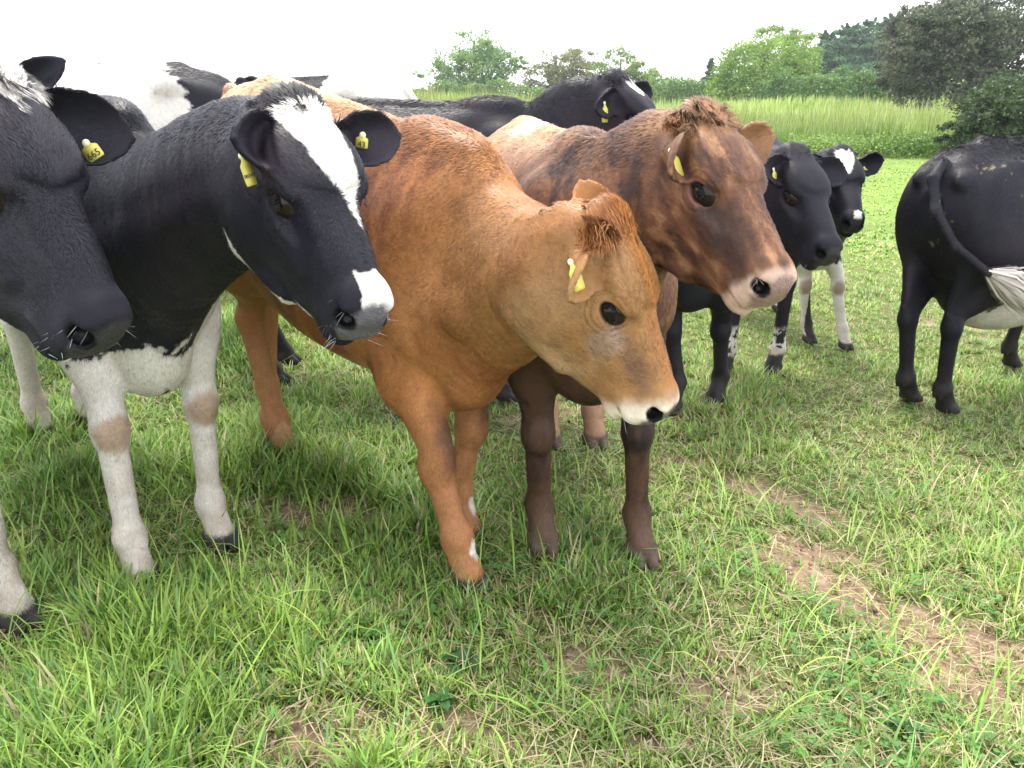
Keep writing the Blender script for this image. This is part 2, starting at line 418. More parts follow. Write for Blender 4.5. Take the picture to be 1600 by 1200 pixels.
        if s.deep: body.append(Ell((-.20, 0, .60), (.34, .22, .21), .08))
        if s.crest: neck.append(Cone((.30 * lx, 0, 1.14), pts[4] - dn(.57) * s.crest, .07, .055, .10))
        s.rest = body + neck + legs
        # tail
        if s.tail is None: tp = [(-.77, 0, 1.17), (-.835, 0, 1.08), (-.84, 0, .85), (-.82, 0, .62), (-.815, 0, .5)]
        else: tp = s.tail
        tp = [np.array((a[0] * (lx if s.tail is None else 1), a[1], a[2]), float) for a in tp]; s.tailpts = tp
        rr = np.interp(np.arange(len(tp)), [0, len(tp) - 1], [s.tailr, .013])
        for i in range(len(tp) - 1): s.rest.append(Cone(tp[i], tp[i + 1], rr[i], rr[i + 1], .02))
        hp_, hs_ = head_prims(1, None)
        ebase = lambda sg: np.array([.034, sg * .076, -.068])
        dn_ = np.array(s.earn, float)
        s.ears = []
        for key, sg, nn in (('earR', -1, s.earRn), ('earL', 1, s.earLn)):
            if hasattr(s, key + 'w'):
                e_, n_ = getattr(s, key + 'w'); MW = s.Rb @ s.hR; setattr(s, key, tuple(np.array(e_) @ MW)); nn = np.array(n_) @ MW
            e = nrm(getattr(s, key)); s.ears.append(Leafy(ebase(sg), e, nn if nn is not None else dn_, s.ear_len, s.ear_w, th=max(.0065, s.vox * 1.05), curl=-s.droop))
            hp_.append(Cone(ebase(sg) * (1, .8, 1), ebase(sg) + e * .028, .034, .024, .02))
        s.hprims, s.hsubs = hp_, hs_
        s.hloft = Loft(HEAD, .02, 2.5)
        s.hc = (s.hp + s.hR @ (np.array([.2, 0, -.1]) * k)).astype(f32); s.hrad = .44 * k
    def to_head(s, P):      # the nose is 10 % shorter and the skull 5 % narrower than the table says
        H = (((P - s.hp.astype(f32)) @ s.hR.astype(f32)) / f32(s.hk)).astype(f32)
        H[:, 1] /= f32(s.hwid); H[:, 0] = np.where(H[:, 0] > .2, .2 + (H[:, 0] - .2) / f32(s.nose), H[:, 0]); return H
    def from_head(s, H):
        H = np.array(H, float); x = np.where(H[..., 0] > .2, .2 + (H[..., 0] - .2) * s.nose, H[..., 0])
        H = np.stack([x, H[..., 1] * s.hwid, H[..., 2]], -1); return s.hp + (H * s.hk) @ s.hR.T
    def head_d(s, P):
        H = s.to_head(P); d = s.hloft.d(H)
        for p in s.hprims: d = smin(d, p.d(H), f32(p.k))
        for p in s.ears: d = smin(d, p.d(H), f32(p.k))
        for p in s.hsubs: d = smax(d, -p.d(H), f32(p.k))
        return d * f32(s.hk)
    def rest_d(s, P, CC=None, cell=0):
        d = np.full(len(P), 9, f32)
        for p in s.rest:
            if cell:
                cut = p.r + p.k + .035 + cell * 1.8
                m = ((CC - p.c.astype(f32)) ** 2).sum(1) < cut * cut
                if not m.any(): continue
                idx = np.nonzero(m)[0]; d[idx] = smin(d[idx], p.d(P[idx]).astype(f32), f32(p.k))
            else: d = smin(d, p.d(P).astype(f32), f32(p.k))
        return d
    def eval(s, P, CC, cell):
        d = s.rest_d(P, CC, cell)
        m = ((CC - s.hc) ** 2).sum(1) < (s.hrad + .08) ** 2
        if m.any():
            i = np.nonzero(m)[0]; h = s.head_d(P[i]); d[i] = smin(d[i], h, f32(.038))
            # keep eye and mouth cuts open
        return d
    def mesh(s):
        s.build_prims()
        pts = np.array([p.c for p in s.rest] + [s.hc]); rr = np.array([p.r for p in s.rest] + [s.hrad])[:, None]
        lo = (pts - rr).min(0); hi = (pts + rr).max(0)
        lo = np.maximum(lo, [-1.35, -1.0, -.35]) - .03; hi = np.minimum(hi, [1.6, 1.0, 1.9]) + .03
        vox = s.vox / s.s; shape = np.ceil((hi - lo) / vox).astype(int) + 8
        V, Q = surface_nets(lo, shape, vox, s.eval)
        for _ in range(1):      # one light smoothing pass
            nb = np.zeros_like(V); cn = np.zeros(len(V), f32)
            for a, b in ((0, 1), (1, 2), (2, 3), (3, 0)):
                for c in range(3): nb[:, c] += np.bincount(Q[:, a], V[Q[:, b], c], len(V))
                cn += np.bincount(Q[:, a], minlength=len(V))
            V = (V * .55 + nb / cn[:, None] * .45).astype(f32)
        return V, Q

# ------------------------------------------------------------------ coats (pattern colours of the hide, some light and shade painted in)
BLACK = np.array([.0120, .0115, .0170]); WHITE = np.array([.62, .58, .52]); CREAM = np.array([.62, .52, .40])
def ragged(P, sc=26, amp=.02, seed=3): return fbm(P, sc, seed, 3) * amp * 2.2
def common(c, H, B, N, hw, k, nose, rim=(.010, .009, .010), inner=(.06, .045, .045), hoof=(.035, .030, .028), lip=None):
    """nose pad, nostrils, lid rims, inner ear, hooves"""
    nz = Hn(H, (.452, 0, -.088), (.036, .056, .056)) + fbm(H, 60, 5) * .25
    w = (1 - sstep(.85, 1.05, nz)) * hw * sstep(.395, .415, H[:, 0])
    c = mixv(c, np.array(nose) * (1 + fbm(H, 110, 8)[:, None] * .5), w)
    for sg in (1, -1):
        q = Hn(H, (.442, .039 * sg, -.074), (.0255, .019, .0165)); c = mixv(c, np.array([.003, .002, .002]), (1 - sstep(1.05, 1.3, q)) * hw)  # shade inside the nostrils painted near black; then the lid rims
        q = Hn(H, (.175, .085 * sg, -.0575), (.031, .028, .0225)); c = mixv(c, np.array(rim), (1 - sstep(.80, 1.05, q)) * hw)
    # lip line
    for (a, b) in (((.464, 0, -.132), (.395, .055, -.150)), ((.395, .055, -.150), (.325, .067, -.164))):
        Ha = H * (1, 1, 1); Ha = np.abs(Ha * (0, 1, 0)) + H * (1, 0, 1)
        c = mixv(c, np.array([.012, .010, .010]), (1 - sstep(.003, .006, segd(Ha, a, b))) * hw)
    for jt in k.legaxes:
        F = jt[-1]; d = np.hypot(B[:, 0] - F[0], B[:, 1] - F[1])
        w = (1 - sstep(.066, .080, B[:, 2] - F[2] + .30 * (B[:, 0] - F[0]))) * (d < .12)
        c = mixv(c, np.array(hoof) * (1 + fbm(B, 70, 9)[:, None] * .8), w)
    return c, nz
def Hn(H, c, r): return np.sqrt((((H - np.array(c)) / np.array(r)) ** 2).sum(1))
def segd(P, a, b):
    a = np.array(a); ab = np.array(b) - a; t = np.clip((P - a) @ ab / (ab @ ab), 0, 1); return np.linalg.norm(P - a - t[:, None] * ab, axis=1)
def knees(c, B, k, col, seed=2, which=(0, 1)):
    for i in which:
        kn = k.legaxes[i][2]; q = Hn(B, kn + (.035, 0, -.01), (.04, .05, .055)) + fbm(B, 30, seed) * .5
        c = mixv(c, np.array(col), (1 - sstep(.75, 1.25, q)) * .75)
    return c
def dirt(c, B, amt=.5, top=.5, col=(.33, .24, .15)):
    lum = np.clip(c.mean(1) * 2.5, .15, 1)
    w = (1 - sstep(.05, top, B[:, 2])) * amt * (.35 + .65 * sstep(-.12, .22, fbm(B, 16, 31))) * lum; return mixv(c, np.array(col) * .95, w)
def black_var(B, s=1.0):
    n = fbm(B, 7, 40)[:, None]; return BLACK * (1 + n * 1.1) + np.array([.012, .006, .004]) * np.clip(n * 2.2, 0, 1) * s

def coat_blackwhite(k, B, H, N, hw, o):
    """o: dict of options: blaze, nosetop, throat, legs, body patches"""
    n1 = ragged(B, 24, .024, o.get('seed', 3)) + ragged(B, 90, .004, 6); nh = ragged(H, 40, .010, o.get('seed', 3) + 5)
    c = black_var(B)
    W = np.zeros(len(B))
    if 'blaze' in o:      # list of (x, y centre, halfwidth) along the forehead
        t = np.array(o['blaze']); yc = np.interp(H[:, 0], t[:, 0], t[:, 1]); hwid = np.interp(H[:, 0], t[:, 0], t[:, 2])
        m = (1 - sstep(-.003, .003, np.abs(H[:, 1] - yc) - hwid + nh)) * (H[:, 0] > t[0, 0] + nh * 2) * (H[:, 0] < t[-1, 0]) * (H[:, 2] > -.075 * (1 + 0 * nh))
        W = np.maximum(W, m * hw)
    if 'nosetop' in o:
        x0, ylo, yhi = o['nosetop']
        m = sstep(x0 - .002, x0 + .002, H[:, 0] + nh * 1.5 + H[:, 2] * .35) * (H[:, 1] > ylo + nh) * (H[:, 1] < yhi + nh) * (H[:, 2] > -.11)
        W = np.maximum(W, m * hw)
    if 'throat' in o:
        m = (H[:, 0] > .06) * (H[:, 0] < .36)
        m = m & (np.minimum(segd(H * (1, 0, 1), (.06, 0, -.292), (.20, 0, -.282)), segd(H * (1, 0, 1), (.20, 0, -.282), (.36, 0, -.208))) < .025 - .016 * sstep(.08, .2, H[:, 0]) * (fbm(H, 12, 3) > 0) + nh)
        W = np.maximum(W, m * hw)
    bw = 1 - hw
    for (cx, cy, cz, rx, ry, rz) in o.get('patch', []):
        q = Hn(B, (cx, cy, cz), (rx, ry, rz)); W = np.maximum(W, (1 - sstep(-.006, .006, (q - 1) * min(rx, rz) + n1 * 2.2)) * bw)
    for i, zt in enumerate(o.get('legs', ())):
        if zt <= 0: continue
        jt = k.legaxes[i]; d = np.minimum.reduce([segd(B, jt[j], jt[j + 1]) for j in range(4)])
        W = np.maximum(W, (d < (.17 if zt > .5 else .12)) * (1 - sstep(-.006, .006, B[:, 2] - zt + n1 * 3 - o.get('legslope', 0) * (jt[0][0] + .05 - B[:, 0]))) * bw * (np.sign(B[:, 1] + 1e-6) == (1, -1, 1, -1)[i]))
    for (cx, cy, cz, rx, ry, rz) in o.get('dark', []):
        q = Hn(B, (cx, cy, cz), (rx, ry, rz)); W = np.minimum(W, sstep(-.006, .006, (q - 1) * min(rx, rz) + n1 * 2.2) + hw)
    for i in o.get('sock', ()):
        jt = k.legaxes[i]; d = np.minimum(segd(B, jt[2], jt[3]), segd(B, jt[3], jt[4]))
        W = np.maximum(W, (d < .1) * sstep(.10, .13, B[:, 2] - jt[4][2] + n1) * sstep(.27, .22, B[:, 2] - jt[4][2] + n1 * 2) * (fbm(B, 40, 5) > -.08) * bw)
    wh = WHITE * (1 + fbm(B, 18, 12)[:, None] * .22)
    if o.get('cream'): wh = mixv(wh, CREAM, sstep(.75, .45, B[:, 2]) * .6)
    c = mixv(c, wh, W)
    if 'dung' in o:      # dried dung crumbs on the rump
        f_ = fbm(B, 55, 401, 2) + .8 * fbm(B, 9, 402, 2); c = mixv(c, np.array([.20, .16, .10]), sstep(.36, .42, f_) * (B[:, 2] > .55) * .9)
    if 'knee' in o: c = knees(c, B, k, o['knee'])
    c = dirt(c, B, .55) if o.get('dirty', True) else c
    c, nz = common(c, H, B, N, hw, k, o.get('nose', (.030, .028, .032)))
    if 'pinknose' in o:
        q = Hn(H, o['pinknose'], (.017, .02, .02)) + fbm(H, 60, 77) * .9
        c = mixv(c, np.array([.55, .36, .27]), (1 - sstep(.85, 1.0, q)) * hw)
    return c

def coat_red(k, B, H, N, hw, o):
    base = np.array([.33, .135, .046]); lo = np.array([.17, .050, .018]); hi = np.array([.52, .235, .085])
    n = fbm(B * (1, 1, .6), 5, 2, 4); n2 = fbm(B * (1.3, 1, .35), 16, 6, 3)
    c = mixv(np.tile(base, (len(B), 1)), lo, sstep(.02, .22, n + n2 * .5) * .75)
    c = mixv(c, hi, sstep(.02, .25, -n + n2 * .3) * .6)
    # light bleaching rump and top line painted in; belly and far flank pale
    c = mixv(c, np.array([.62, .42, .25]), sstep(1.08, 1.22, B[:, 2]) * sstep(.25, -.35, B[:, 0]) * .85)
    c = mixv(c, np.array([.55, .42, .24]), sstep(.66, .58, B[:, 2]) * sstep(.12, 0, np.abs(B[:, 1]) - .12) * (np.abs(B[:, 0]) < .32) * .8)
    c = c * (1 + fbm(B * (2.4, 1.5, .35), 9, 91, 4)[:, None] * .55 * sstep(.2, .45, B[:, 0])[:, None])  # fold shading of shoulder and neck painted as vertical streaks
    # shade of the neck folds painted in as a darker tone
    c = mixv(c, lo * 1.1, np.exp(-((B[:, 0] - .66) / .09) ** 2) * sstep(1.05, .8, B[:, 2]) * .6 * (1 - hw))
    # head paler tan
    tan = np.array([.30, .155, .060]); 
    ch = np.tile(tan, (len(B), 1)); nh = fbm(H, 14, 21, 3)
    ch = mixv(ch, np.array([.36, .22, .10]), sstep(.0, .2, nh) * .5)
    ch = mixv(ch, np.array([.42, .17, .045]), sstep(.06, .0, np.abs(H[:, 1])) * sstep(-.05, -.01, H[:, 2]) * .75)      # rusty top of the nose and forehead
    ch = mixv(ch, np.array([.44, .31, .17]), sstep(-.15, -.24, H[:, 2]) * sstep(.02, .26, H[:, 0]) * .5)                  # pale jaw
    q = Hn(H * (1, 0, 1) + np.abs(H) * (0, 1, 0), (.322, .055, -.062), (.075, .05, .028)) + fbm(H * (1, 1, 1.6), 34, 4, 4) * 1.5
    ch = mixv(ch, np.array([.105, .060, .045]), (1 - sstep(.2, 1.5, q)) * .62)                     # dark smudge on the nose side
    q = Hn(H * (1, 0, 1) + np.abs(H) * (0, 1, 0), (.235, .07, -.10), (.045, .04, .05)) + fbm(H, 26, 14) * .7
    ch = mixv(ch, np.array([.30, .24, .19]), (1 - sstep(.4, 1.3, q)) * .55)                      # grey below the eye
    mz = sstep(.375, .43, H[:, 0] - H[:, 2] * .25 + fbm(H, 40, 9) * .03 - .03) * sstep(0.0, -.045, H[:, 2] - .0)
    ch = mixv(ch, np.array([.70, .62, .50]), mz)
    # warm crown
    ch = mixv(ch, np.array([.43, .165, .045]), sstep(.07, .02, H[:, 0]) * sstep(-.07, -.01, H[:, 2]))
    w = hw * sstep(-.12, .06, H[:, 0]); c = mixv(c, ch, np.clip(w, 0, 1))
    nb = sstep(.50, .24, np.linalg.norm(H - np.array([.06, 0, -.13]), axis=1)) * (1 - w); c = mixv(c, np.array([.33, .155, .055]) * (1 + fbm(B, 9, 66)[:, None] * .5), nb * (1 - w))
    # legs a little paler, dark knee marks, white fetlock mark
    c = mixv(c, np.array([.42, .20, .085]), sstep(.62, .35, B[:, 2]) * .7)
    for i in (0, 1):
        kn = k.legaxes[i][2]; q = Hn(B, kn + (.03, .02, .08), (.04, .05, .12)) + fbm(B, 26, 5) * .8; c = mixv(c, np.array([.10, .05, .03]), (1 - sstep(.5, 1.3, q)) * .8)
        f = k.legaxes[i][3]; q = Hn(B, f + (.035, .012, -.03), (.030, .022, .045)) + fbm(B, 50, 5) * .6; c = mixv(c, WHITE, (1 - sstep(.85, 1.05, q)))
    c, nz = common(c, H, B, N, hw, k, (.17, .13, .12), rim=(.025, .016, .014), inner=(.3, .2, .15), hoof=(.05, .042, .04))
    return c

def coat_brindle(k, B, H, N, hw, o):
    base = np.array([.155, .070, .035]); dk = np.array([.035, .022, .020]); hi = np.array([.36, .19, .09])
    P = np.stack([B[:, 0] * 1.7, B[:, 1] * 1.7, B[:, 2] * .6], 1)
    n = fbm(P, 8, 2, 4); n2 = fbm(P, 28, 12, 3)
    c = mixv(np.tile(base, (len(B), 1)), dk, sstep(-.02, .26, n + n2 * .55) * .85)
    c = mixv(c, hi, sstep(.05, .3, -n + n2 * .35) * .7)
    c = mixv(c, np.array([.56, .33, .17]), sstep(1.10, 1.23, B[:, 2] + n * .15) * sstep(.45, .0, B[:, 0]) * .85)     # pale back, bleaching light from above painted in
    q = Hn(B, (-.22, 0, 1.24), (.12, .10, .08)) + n2; c = mixv(c, np.array([.72, .62, .55]), (1 - sstep(.6, 1.2, q)) * .8)  # blown-out highlight on the back painted as a whitish patch
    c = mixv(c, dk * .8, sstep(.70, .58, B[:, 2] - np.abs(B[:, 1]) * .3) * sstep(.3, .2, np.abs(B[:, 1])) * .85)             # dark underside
    # head: dark smudges along the nose and under the eye
    ch = np.tile(np.array([.142, .065, .035]), (len(B), 1)); Q = np.stack([H[:, 0] * .6, H[:, 1] * 1.5, H[:, 2] * 1.5], 1)
    m = fbm(Q, 26, 5, 4)
    ch = mixv(ch, dk, sstep(-.05, .2, m) * .7); ch = mixv(ch, np.array([.36, .20, .10]), sstep(0.02, .22, -m) * .6)
    q = np.abs(H[:, 2] + .075) / .055 + np.abs(H[:, 0] - .29) / .15 + m * 1.2
    ch = mixv(ch, dk * .9, (1 - sstep(.5, 1.25, q)) * .85)
    ch = mixv(ch, np.array([.33, .17, .08]), sstep(.12, .02, H[:, 0]) * sstep(-.09, -.01, H[:, 2]) * .8)
    for sg in (1, -1):
        q = Hn(H, (.176, .080 * sg, -.058), (.038, .04, .027)); ch = mixv(ch, np.array([.30, .14, .10]), (1 - sstep(.8, 1.15, q)) * .7)
    mz = sstep(.378, .412, H[:, 0] - H[:, 2] * .30 + fbm(H, 40, 9) * .03 - .045)
    ch = mixv(ch, np.array([.50, .36, .28]), mz * .92)
    w = hw * sstep(-.12, .06, H[:, 0]); c = mixv(c, ch, np.clip(w, 0, 1))
    # legs dark brown with black
    lz = sstep(.75, .55, B[:, 2]) * (B[:, 0] > 0)
    c = mixv(c, mixv(np.tile(np.array([.088, .046, .029]), (len(B), 1)), dk, sstep(-.1, .2, n + n2 * .6)), lz * .9)
    c = mixv(c, np.array([.15, .090, .058]), sstep(.22, .08, B[:, 2]) * (B[:, 0] > 0) * .6)
    c = mixv(c, np.array([.42, .25, .15]), sstep(.6, .4, B[:, 2]) * (B[:, 0] < 0) * .8)
    c, nz = common(c, H, B, N, hw, k, (.25, .165, .135), rim=(.03, .018, .016), hoof=(.11, .075, .06))
    return c

# ------------------------------------------------------------------ fur and assembly
def make_blades(P, Dr, N, L, Wd, lift, rng, bend=.35):
    """P roots, Dr direction (tangent), N normals -> 5-vertex blades"""
    n = len(P); side = np.cross(Dr, N); side /= np.linalg.norm(side, axis=1, keepdims=True) + 1e-9
    side = side + N * rng.uniform(-.5, .5, (n, 1)); 
    d1 = Dr * np.cos(lift)[:, None] + N * np.sin(lift)[:, None]; d2 = Dr * np.cos(lift * (1 - bend * 2))[:, None] + N * np.sin(lift * (1 - bend * 2))[:, None]
    p0 = P - N * .0010; p1 = p0 + d1 * (L * .5)[:, None]; p2 = p1 + d2 * (L * .5)[:, None]
    w = side * (Wd * .5)[:, None]
    V = np.stack([p0 - w, p0 + w, p1 - w * .75, p1 + w * .75, p2], 1).reshape(-1, 3)
    b = (np.arange(n) * 5)[:, None]
    return V, b + np.array([[0, 1, 3, 2]]), b + np.array([[2, 3, 4]])

def bez_rot(P):  return P

CUT = []
def uv_sphere(r, n=20, m=14):
    V = [(0, 0, r)]; 
    for i in range(1, m):
        a = math.pi * i / m
        for j in range(n): b = 2 * math.pi * j / n; V.append((r * math.sin(a) * math.cos(b), r * math.sin(a) * math.sin(b), r * math.cos(a)))
    V.append((0, 0, -r)); Q = []; T = []
    for j in range(n): T.append((0, 1 + j, 1 + (j + 1) % n)); T.append((len(V) - 1, 1 + (m - 2) * n + (j + 1) % n, 1 + (m - 2) * n + j))
    for i in range(m - 2):
        for j in range(n): Q.append((1 + i * n + j, 1 + (i + 1) * n + j, 1 + (i + 1) * n + (j + 1) % n, 1 + i * n + (j + 1) % n))
    return np.array(V), np.array(Q), np.array(T)

def text_mesh(s, size, depth):
    cu = bpy.data.curves.new('number', 'FONT'); cu.body = s; cu.size = size; cu.extrude = depth; cu.align_x = 'CENTER'; cu.align_y = 'CENTER'
    o = bpy.data.objects.new('number', cu); link(o); dg = bpy.context.evaluated_depsgraph_get()
    me = bpy.data.meshes.new_from_object(o.evaluated_get(dg)); bpy.data.objects.remove(o); return me

def build_cow(k, coat, opts, label, cat='cow', name='cow', group=None):
    t0 = time.time(); rng = np.random.default_rng(k.seed)
    V, Q = k.mesh()
    N = vnormals(V, Q)
    if k.vox < .009:      # folds of loose skin on the neck, muscle relief, fine wrinkles round the eyes
        H0_ = k.to_head(V); dz_ = .0045 * fbm(V, 7, 201, 2); nk = sstep(.42, .60, V[:, 0]) * sstep(.55, .7, V[:, 2])
        T_ = k.neckpts; ax_ = nrm(T_[-1] - T_[0]); al = V @ ax_.astype(f32)
        q_ = np.stack([al * 2.6, V[:, 1] * .5, V[:, 2] * .45], 1); hd_ = sstep(.30, .16, np.linalg.norm(H0_ - np.array([.17, 0, -.1]), axis=1))
        dz_ = dz_ + nk * (1 - hd_) * .010 * fbm(q_, 9, 202, 3)
        rr_ = np.minimum(Hn(H0_, (.175, .08, -.0575), (1, 1, 1)), Hn(H0_, (.175, -.08, -.0575), (1, 1, 1)))
        dz_ = dz_ + hd_ * (.0016 * np.sin(rr_ * 520 + 6 * fbm(H0_, 14, 203)) * sstep(.030, .038, rr_) * sstep(.075, .045, rr_) + .0030 * fbm(H0_, 20, 204, 2) * sstep(.03, .05, rr_))
        V = (V + N * dz_[:, None]).astype(f32); N = vnormals(V, Q)
    root = empty(name, k.o); root.rotation_euler = Matrix(k.Rb.tolist()).to_euler()
    tag(root, label, cat, group)
    def colours(P, Nn, want=False):
        H = k.to_head(P.astype(f32)).astype(float)
        hd = k.head_d(P.astype(f32)); rd = k.rest_d(P.astype(f32), P.astype(f32), .02)
        hw = sstep(.012, -.012, hd - rd)
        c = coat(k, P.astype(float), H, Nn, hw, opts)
        return np.clip(c, .003, .85), H, hw
    C, H, hw = colours(V, N)
    wet = (1 - sstep(.9, 1.1, Hn(H, (.452, 0, -.088), (.036, .056, .056)))) * hw * sstep(1.1, 1.4, Hn(H * (1, 0, 1) + np.abs(H) * (0, 1, 0), (.442, .039, -.074), (.0255, .019, .0165)))
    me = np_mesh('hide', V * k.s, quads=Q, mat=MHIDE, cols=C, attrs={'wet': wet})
    body = mesh_obj('body', me, root)
    S = k.s
    # eyes
    hR = k.hR; 
    for sg in (-1, 1):
        c = k.from_head([.1745, .0530 * sg, -.0575])
        ev, eq, et = uv_sphere(.0360 * k.hk * S)
        # colour: dark iris with a darker horizontal pupil, a pale rim at the corner
        ax = hR @ nrm((.35, sg, .03)); fx = hR @ np.array([1, 0, 0.]); fz = np.cross(ax, fx); u = ev / (.0360 * k.hk * S)
        ca = u @ ax; cx = u @ nrm(fx - ax * (fx @ ax)); cz = u @ nrm(fz)
        col = np.tile(np.array([.015, .009, .007]), (len(ev), 1)); col = mixv(col, np.array([.004, .004, .006]), 1 - sstep(.8, 1.1, np.hypot(cx / .34, cz / .20)))
        col = mixv(col, np.array([.05, .035, .03]), sstep(.70, .62, ca) * .5)
        e = mesh_obj('eye', np_mesh('eye', ev, eq, et, MEYE, cols=col), root); e.location = c * S
    # ear tags
    tags = k.tags
    for key, sg, ear, num in (('R', -1, k.ears[0], k.nums[0]), ('L', 1, k.ears[1], k.nums[1])):
        if key not in tags: continue
        spec = k.tagspec.get(key, {}) if hasattr(k, 'tagspec') else {}
        t_, wq = spec.get('at', (.32, .25)); sz = spec.get('size', (.040, .046)); side = spec.get('side', 1)
        e, w, n = ear.R.T.astype(float)
        W = float(ear.prof(t_)); q1 = wq * W; cz = ear.cup * q1 ** 2 / ear.W * 1.6 - ear.cup * ear.W * .25 + (1 - float(sstep(0, .45, t_))) * 1.1 * q1 ** 2 / ear.W - .0 + ear.curl * t_ ** 2 * ear.L
        if FAST_DEV:
            _p = k.from_head(ear.base + e * t_ * ear.L); _w = (k.Rb @ (_p * k.s)) + k.o - CAM_C; _d = _w @ np.array([0, math.cos(CAM_P), -math.sin(CAM_P)]); print('PJ tag', key, round(800 + CAM_F * _w[0] / _d), round(600 - CAM_F * (_w @ np.array([0, math.sin(CAM_P), math.cos(CAM_P)])) / _d), 'depth', round(_d, 2))
        ph = np.array(spec.get('off', (0, 0, 0))) @ (k.Rb @ k.hR) / (k.hk * S) + ear.base + e * t_ * ear.L + w * q1 + n * (cz + side * (ear.th + .004))
        MW = k.Rb @ k.hR; down = nrm(np.array(spec['down']) @ MW) if 'down' in spec else nrm(-e * .2 + w * (1 if wq > 0 else -1)); nn = nrm(np.array(spec['nrm']) @ MW) if 'nrm' in spec else n * side
        nn = nrm(nn - down * (nn @ down)); xx = np.cross(down, nn) * -1
        # plate: rounded outline, slightly bent, neck on top with a round button
        a, b = sz[0] / 2, sz[1]; th = .0009
        prof = [(-.25, 0), (-.30, .12), (-.42, .22), (-.92, .34), (-1, .42), (-1, .90), (-.9, .98), (.9, .98), (1, .90), (1, .42), (.92, .34), (.42, .22), (.30, .12), (.25, 0)]
        bm_v = []; 
        for z in (-th, th):
            for (x, y) in prof:
                yy = y * b; bend = -.10 * b * (y ** 2) + .004; bm_v.append(xx * x * a + down * (yy - .004) + nn * (z + bend + .003))
        m = len(prof); quads = [(i, i + m, (i + 1) % m + m, (i + 1) % m) for i in range(m)]
        for i in range(m // 2 - 1): quads += [(i, i + 1, m - 2 - i, m - 1 - i), (i + m, m - 1 - i + m, m - 2 - i + m, i + 1 + m)]
        Rr = k.hR; vv = k.from_head(np.array(bm_v) + ph)
        tg = mesh_obj('ear_tag', np_mesh('ear_tag', vv * S, quads=np.array(quads), mat=MTAG, smooth=False), root)
        bv, bq, bt = uv_sphere(.0075, 12, 8); bv = bv * .9; bv = bv - np.outer(bv @ nn, nn) * .5
        for off_ in (.006,):
            pos = ph + nn * off_; bb = k.from_head(bv + pos)
            mesh_obj('tag_button', np_mesh('tag_button', bb * S, bq, bt, MTAGPIN), tg)
        if num:
            tm = text_mesh(num, spec.get('fs', .021), .0004); co = np.empty(len(tm.vertices) * 3, np.float32); tm.vertices.foreach_get('co', co); co = co.reshape(-1, 3).astype(float)
            rot = spec.get('rot', 0); cr, sr = math.cos(rot), math.sin(rot); x_, y_ = co[:, 0] * cr - co[:, 1] * sr, co[:, 0] * sr + co[:, 1] * cr
            pl = ph + np.outer(x_, xx) + np.outer(-y_ + sz[1] * .62, down) + np.outer(co[:, 2] + .003 + .004 + th + .0006 - .10 * b * ((-y_ + sz[1] * .62 + .004) / b) ** 2, nn)
            pl = k.from_head(pl); tm.vertices.foreach_set('co', (pl * S).astype(np.float32).ravel()); tm.update(); tm.materials.clear(); tm.materials.append(MTAGTXT)
            mesh_obj('tag_number', tm, tg)
    # fur
    if k.fur and not FAST_DEV == 'nofur':
        Cl = k.to_local(CAM_C)
        A = np.linalg.norm(np.cross(V[Q[:, 2]] - V[Q[:, 0]], V[Q[:, 3]] - V[Q[:, 1]]), axis=1) / 2
        ctr = V[Q].mean(1); view = Cl - ctr; dist = np.linalg.norm(view, axis=1); fc = (N[Q].mean(1) * view).sum(1) / dist
        Wc = ctr * S @ k.Rb.T + k.o; r_ = Wc - CAM_C; fw = np.array([0, math.cos(CAM_P), -math.sin(CAM_P)]); dep = np.maximum(r_ @ fw, .05)
        u_ = 800 + CAM_F * r_[:, 0] / dep
        gate = (fc > -.3) * (u_ > -120) * (u_ < 1720)
        pr = A * gate / dist ** 1.0; n = int(k.fur); idx = rng.choice(len(Q), n, p=pr / pr.sum())
        a = rng.random((n, 2)); a4 = np.stack([(1 - a[:, 0]) * (1 - a[:, 1]), a[:, 0] * (1 - a[:, 1]), a[:, 0] * a[:, 1], (1 - a[:, 0]) * a[:, 1]], 1)
        P = (V[Q[idx]] * a4[:, :, None]).sum(1); Nn = (N[Q[idx]] * a4[:, :, None]).sum(1); Nn /= np.linalg.norm(Nn, axis=1, keepdims=True) + 1e-9
        Cc, Hh, hh = colours(P, Nn)
        # flow
        D = np.tile(np.array([-.55, 0, -.75]), (n, 1))
        npts = k.neckpts; T_ = npts[1:] - npts[:-1]
        dn = np.stack([np.linalg.norm(P - (npts[i] + npts[i + 1]) / 2, axis=1) for i in range(len(T_))], 1); ni = dn.argmin(1); nw = sstep(.34, .2, dn.min(1)) * (P[:, 0] > .45 * k.ls)
        Dn = -T_[ni] / np.linalg.norm(T_[ni], axis=1, keepdims=True) + np.array([0, 0, -.5]); D = mixv(D, Dn, np.clip(nw, 0, 1))
        leg = sstep(.62, .5, P[:, 2]) * (nw < .5); D = mixv(D, np.tile(np.array([-.15, 0, -1.0]), (n, 1)), leg)
        side = np.sign(Hh[:, 1])[:, None]
        Dh = np.array([-.9, 0, -.25]) + side * np.array([0, .35, 0])
        # whorl on the forehead: hair above it runs up to the poll, below it runs towards the nose
        wv = sstep(.17, .25, Hh[:, 0]) * sstep(-.06, -.02, Hh[:, 2]); Dh = mixv(np.tile(Dh, (1, 1)) if len(Dh) == n else np.tile(Dh, (n, 1)), np.array([.7, 0, .0]) + side * np.array([0, .4, 0]), wv)
        Dhb = Dh @ k.hR.T; D = mixv(D, Dhb, hh)
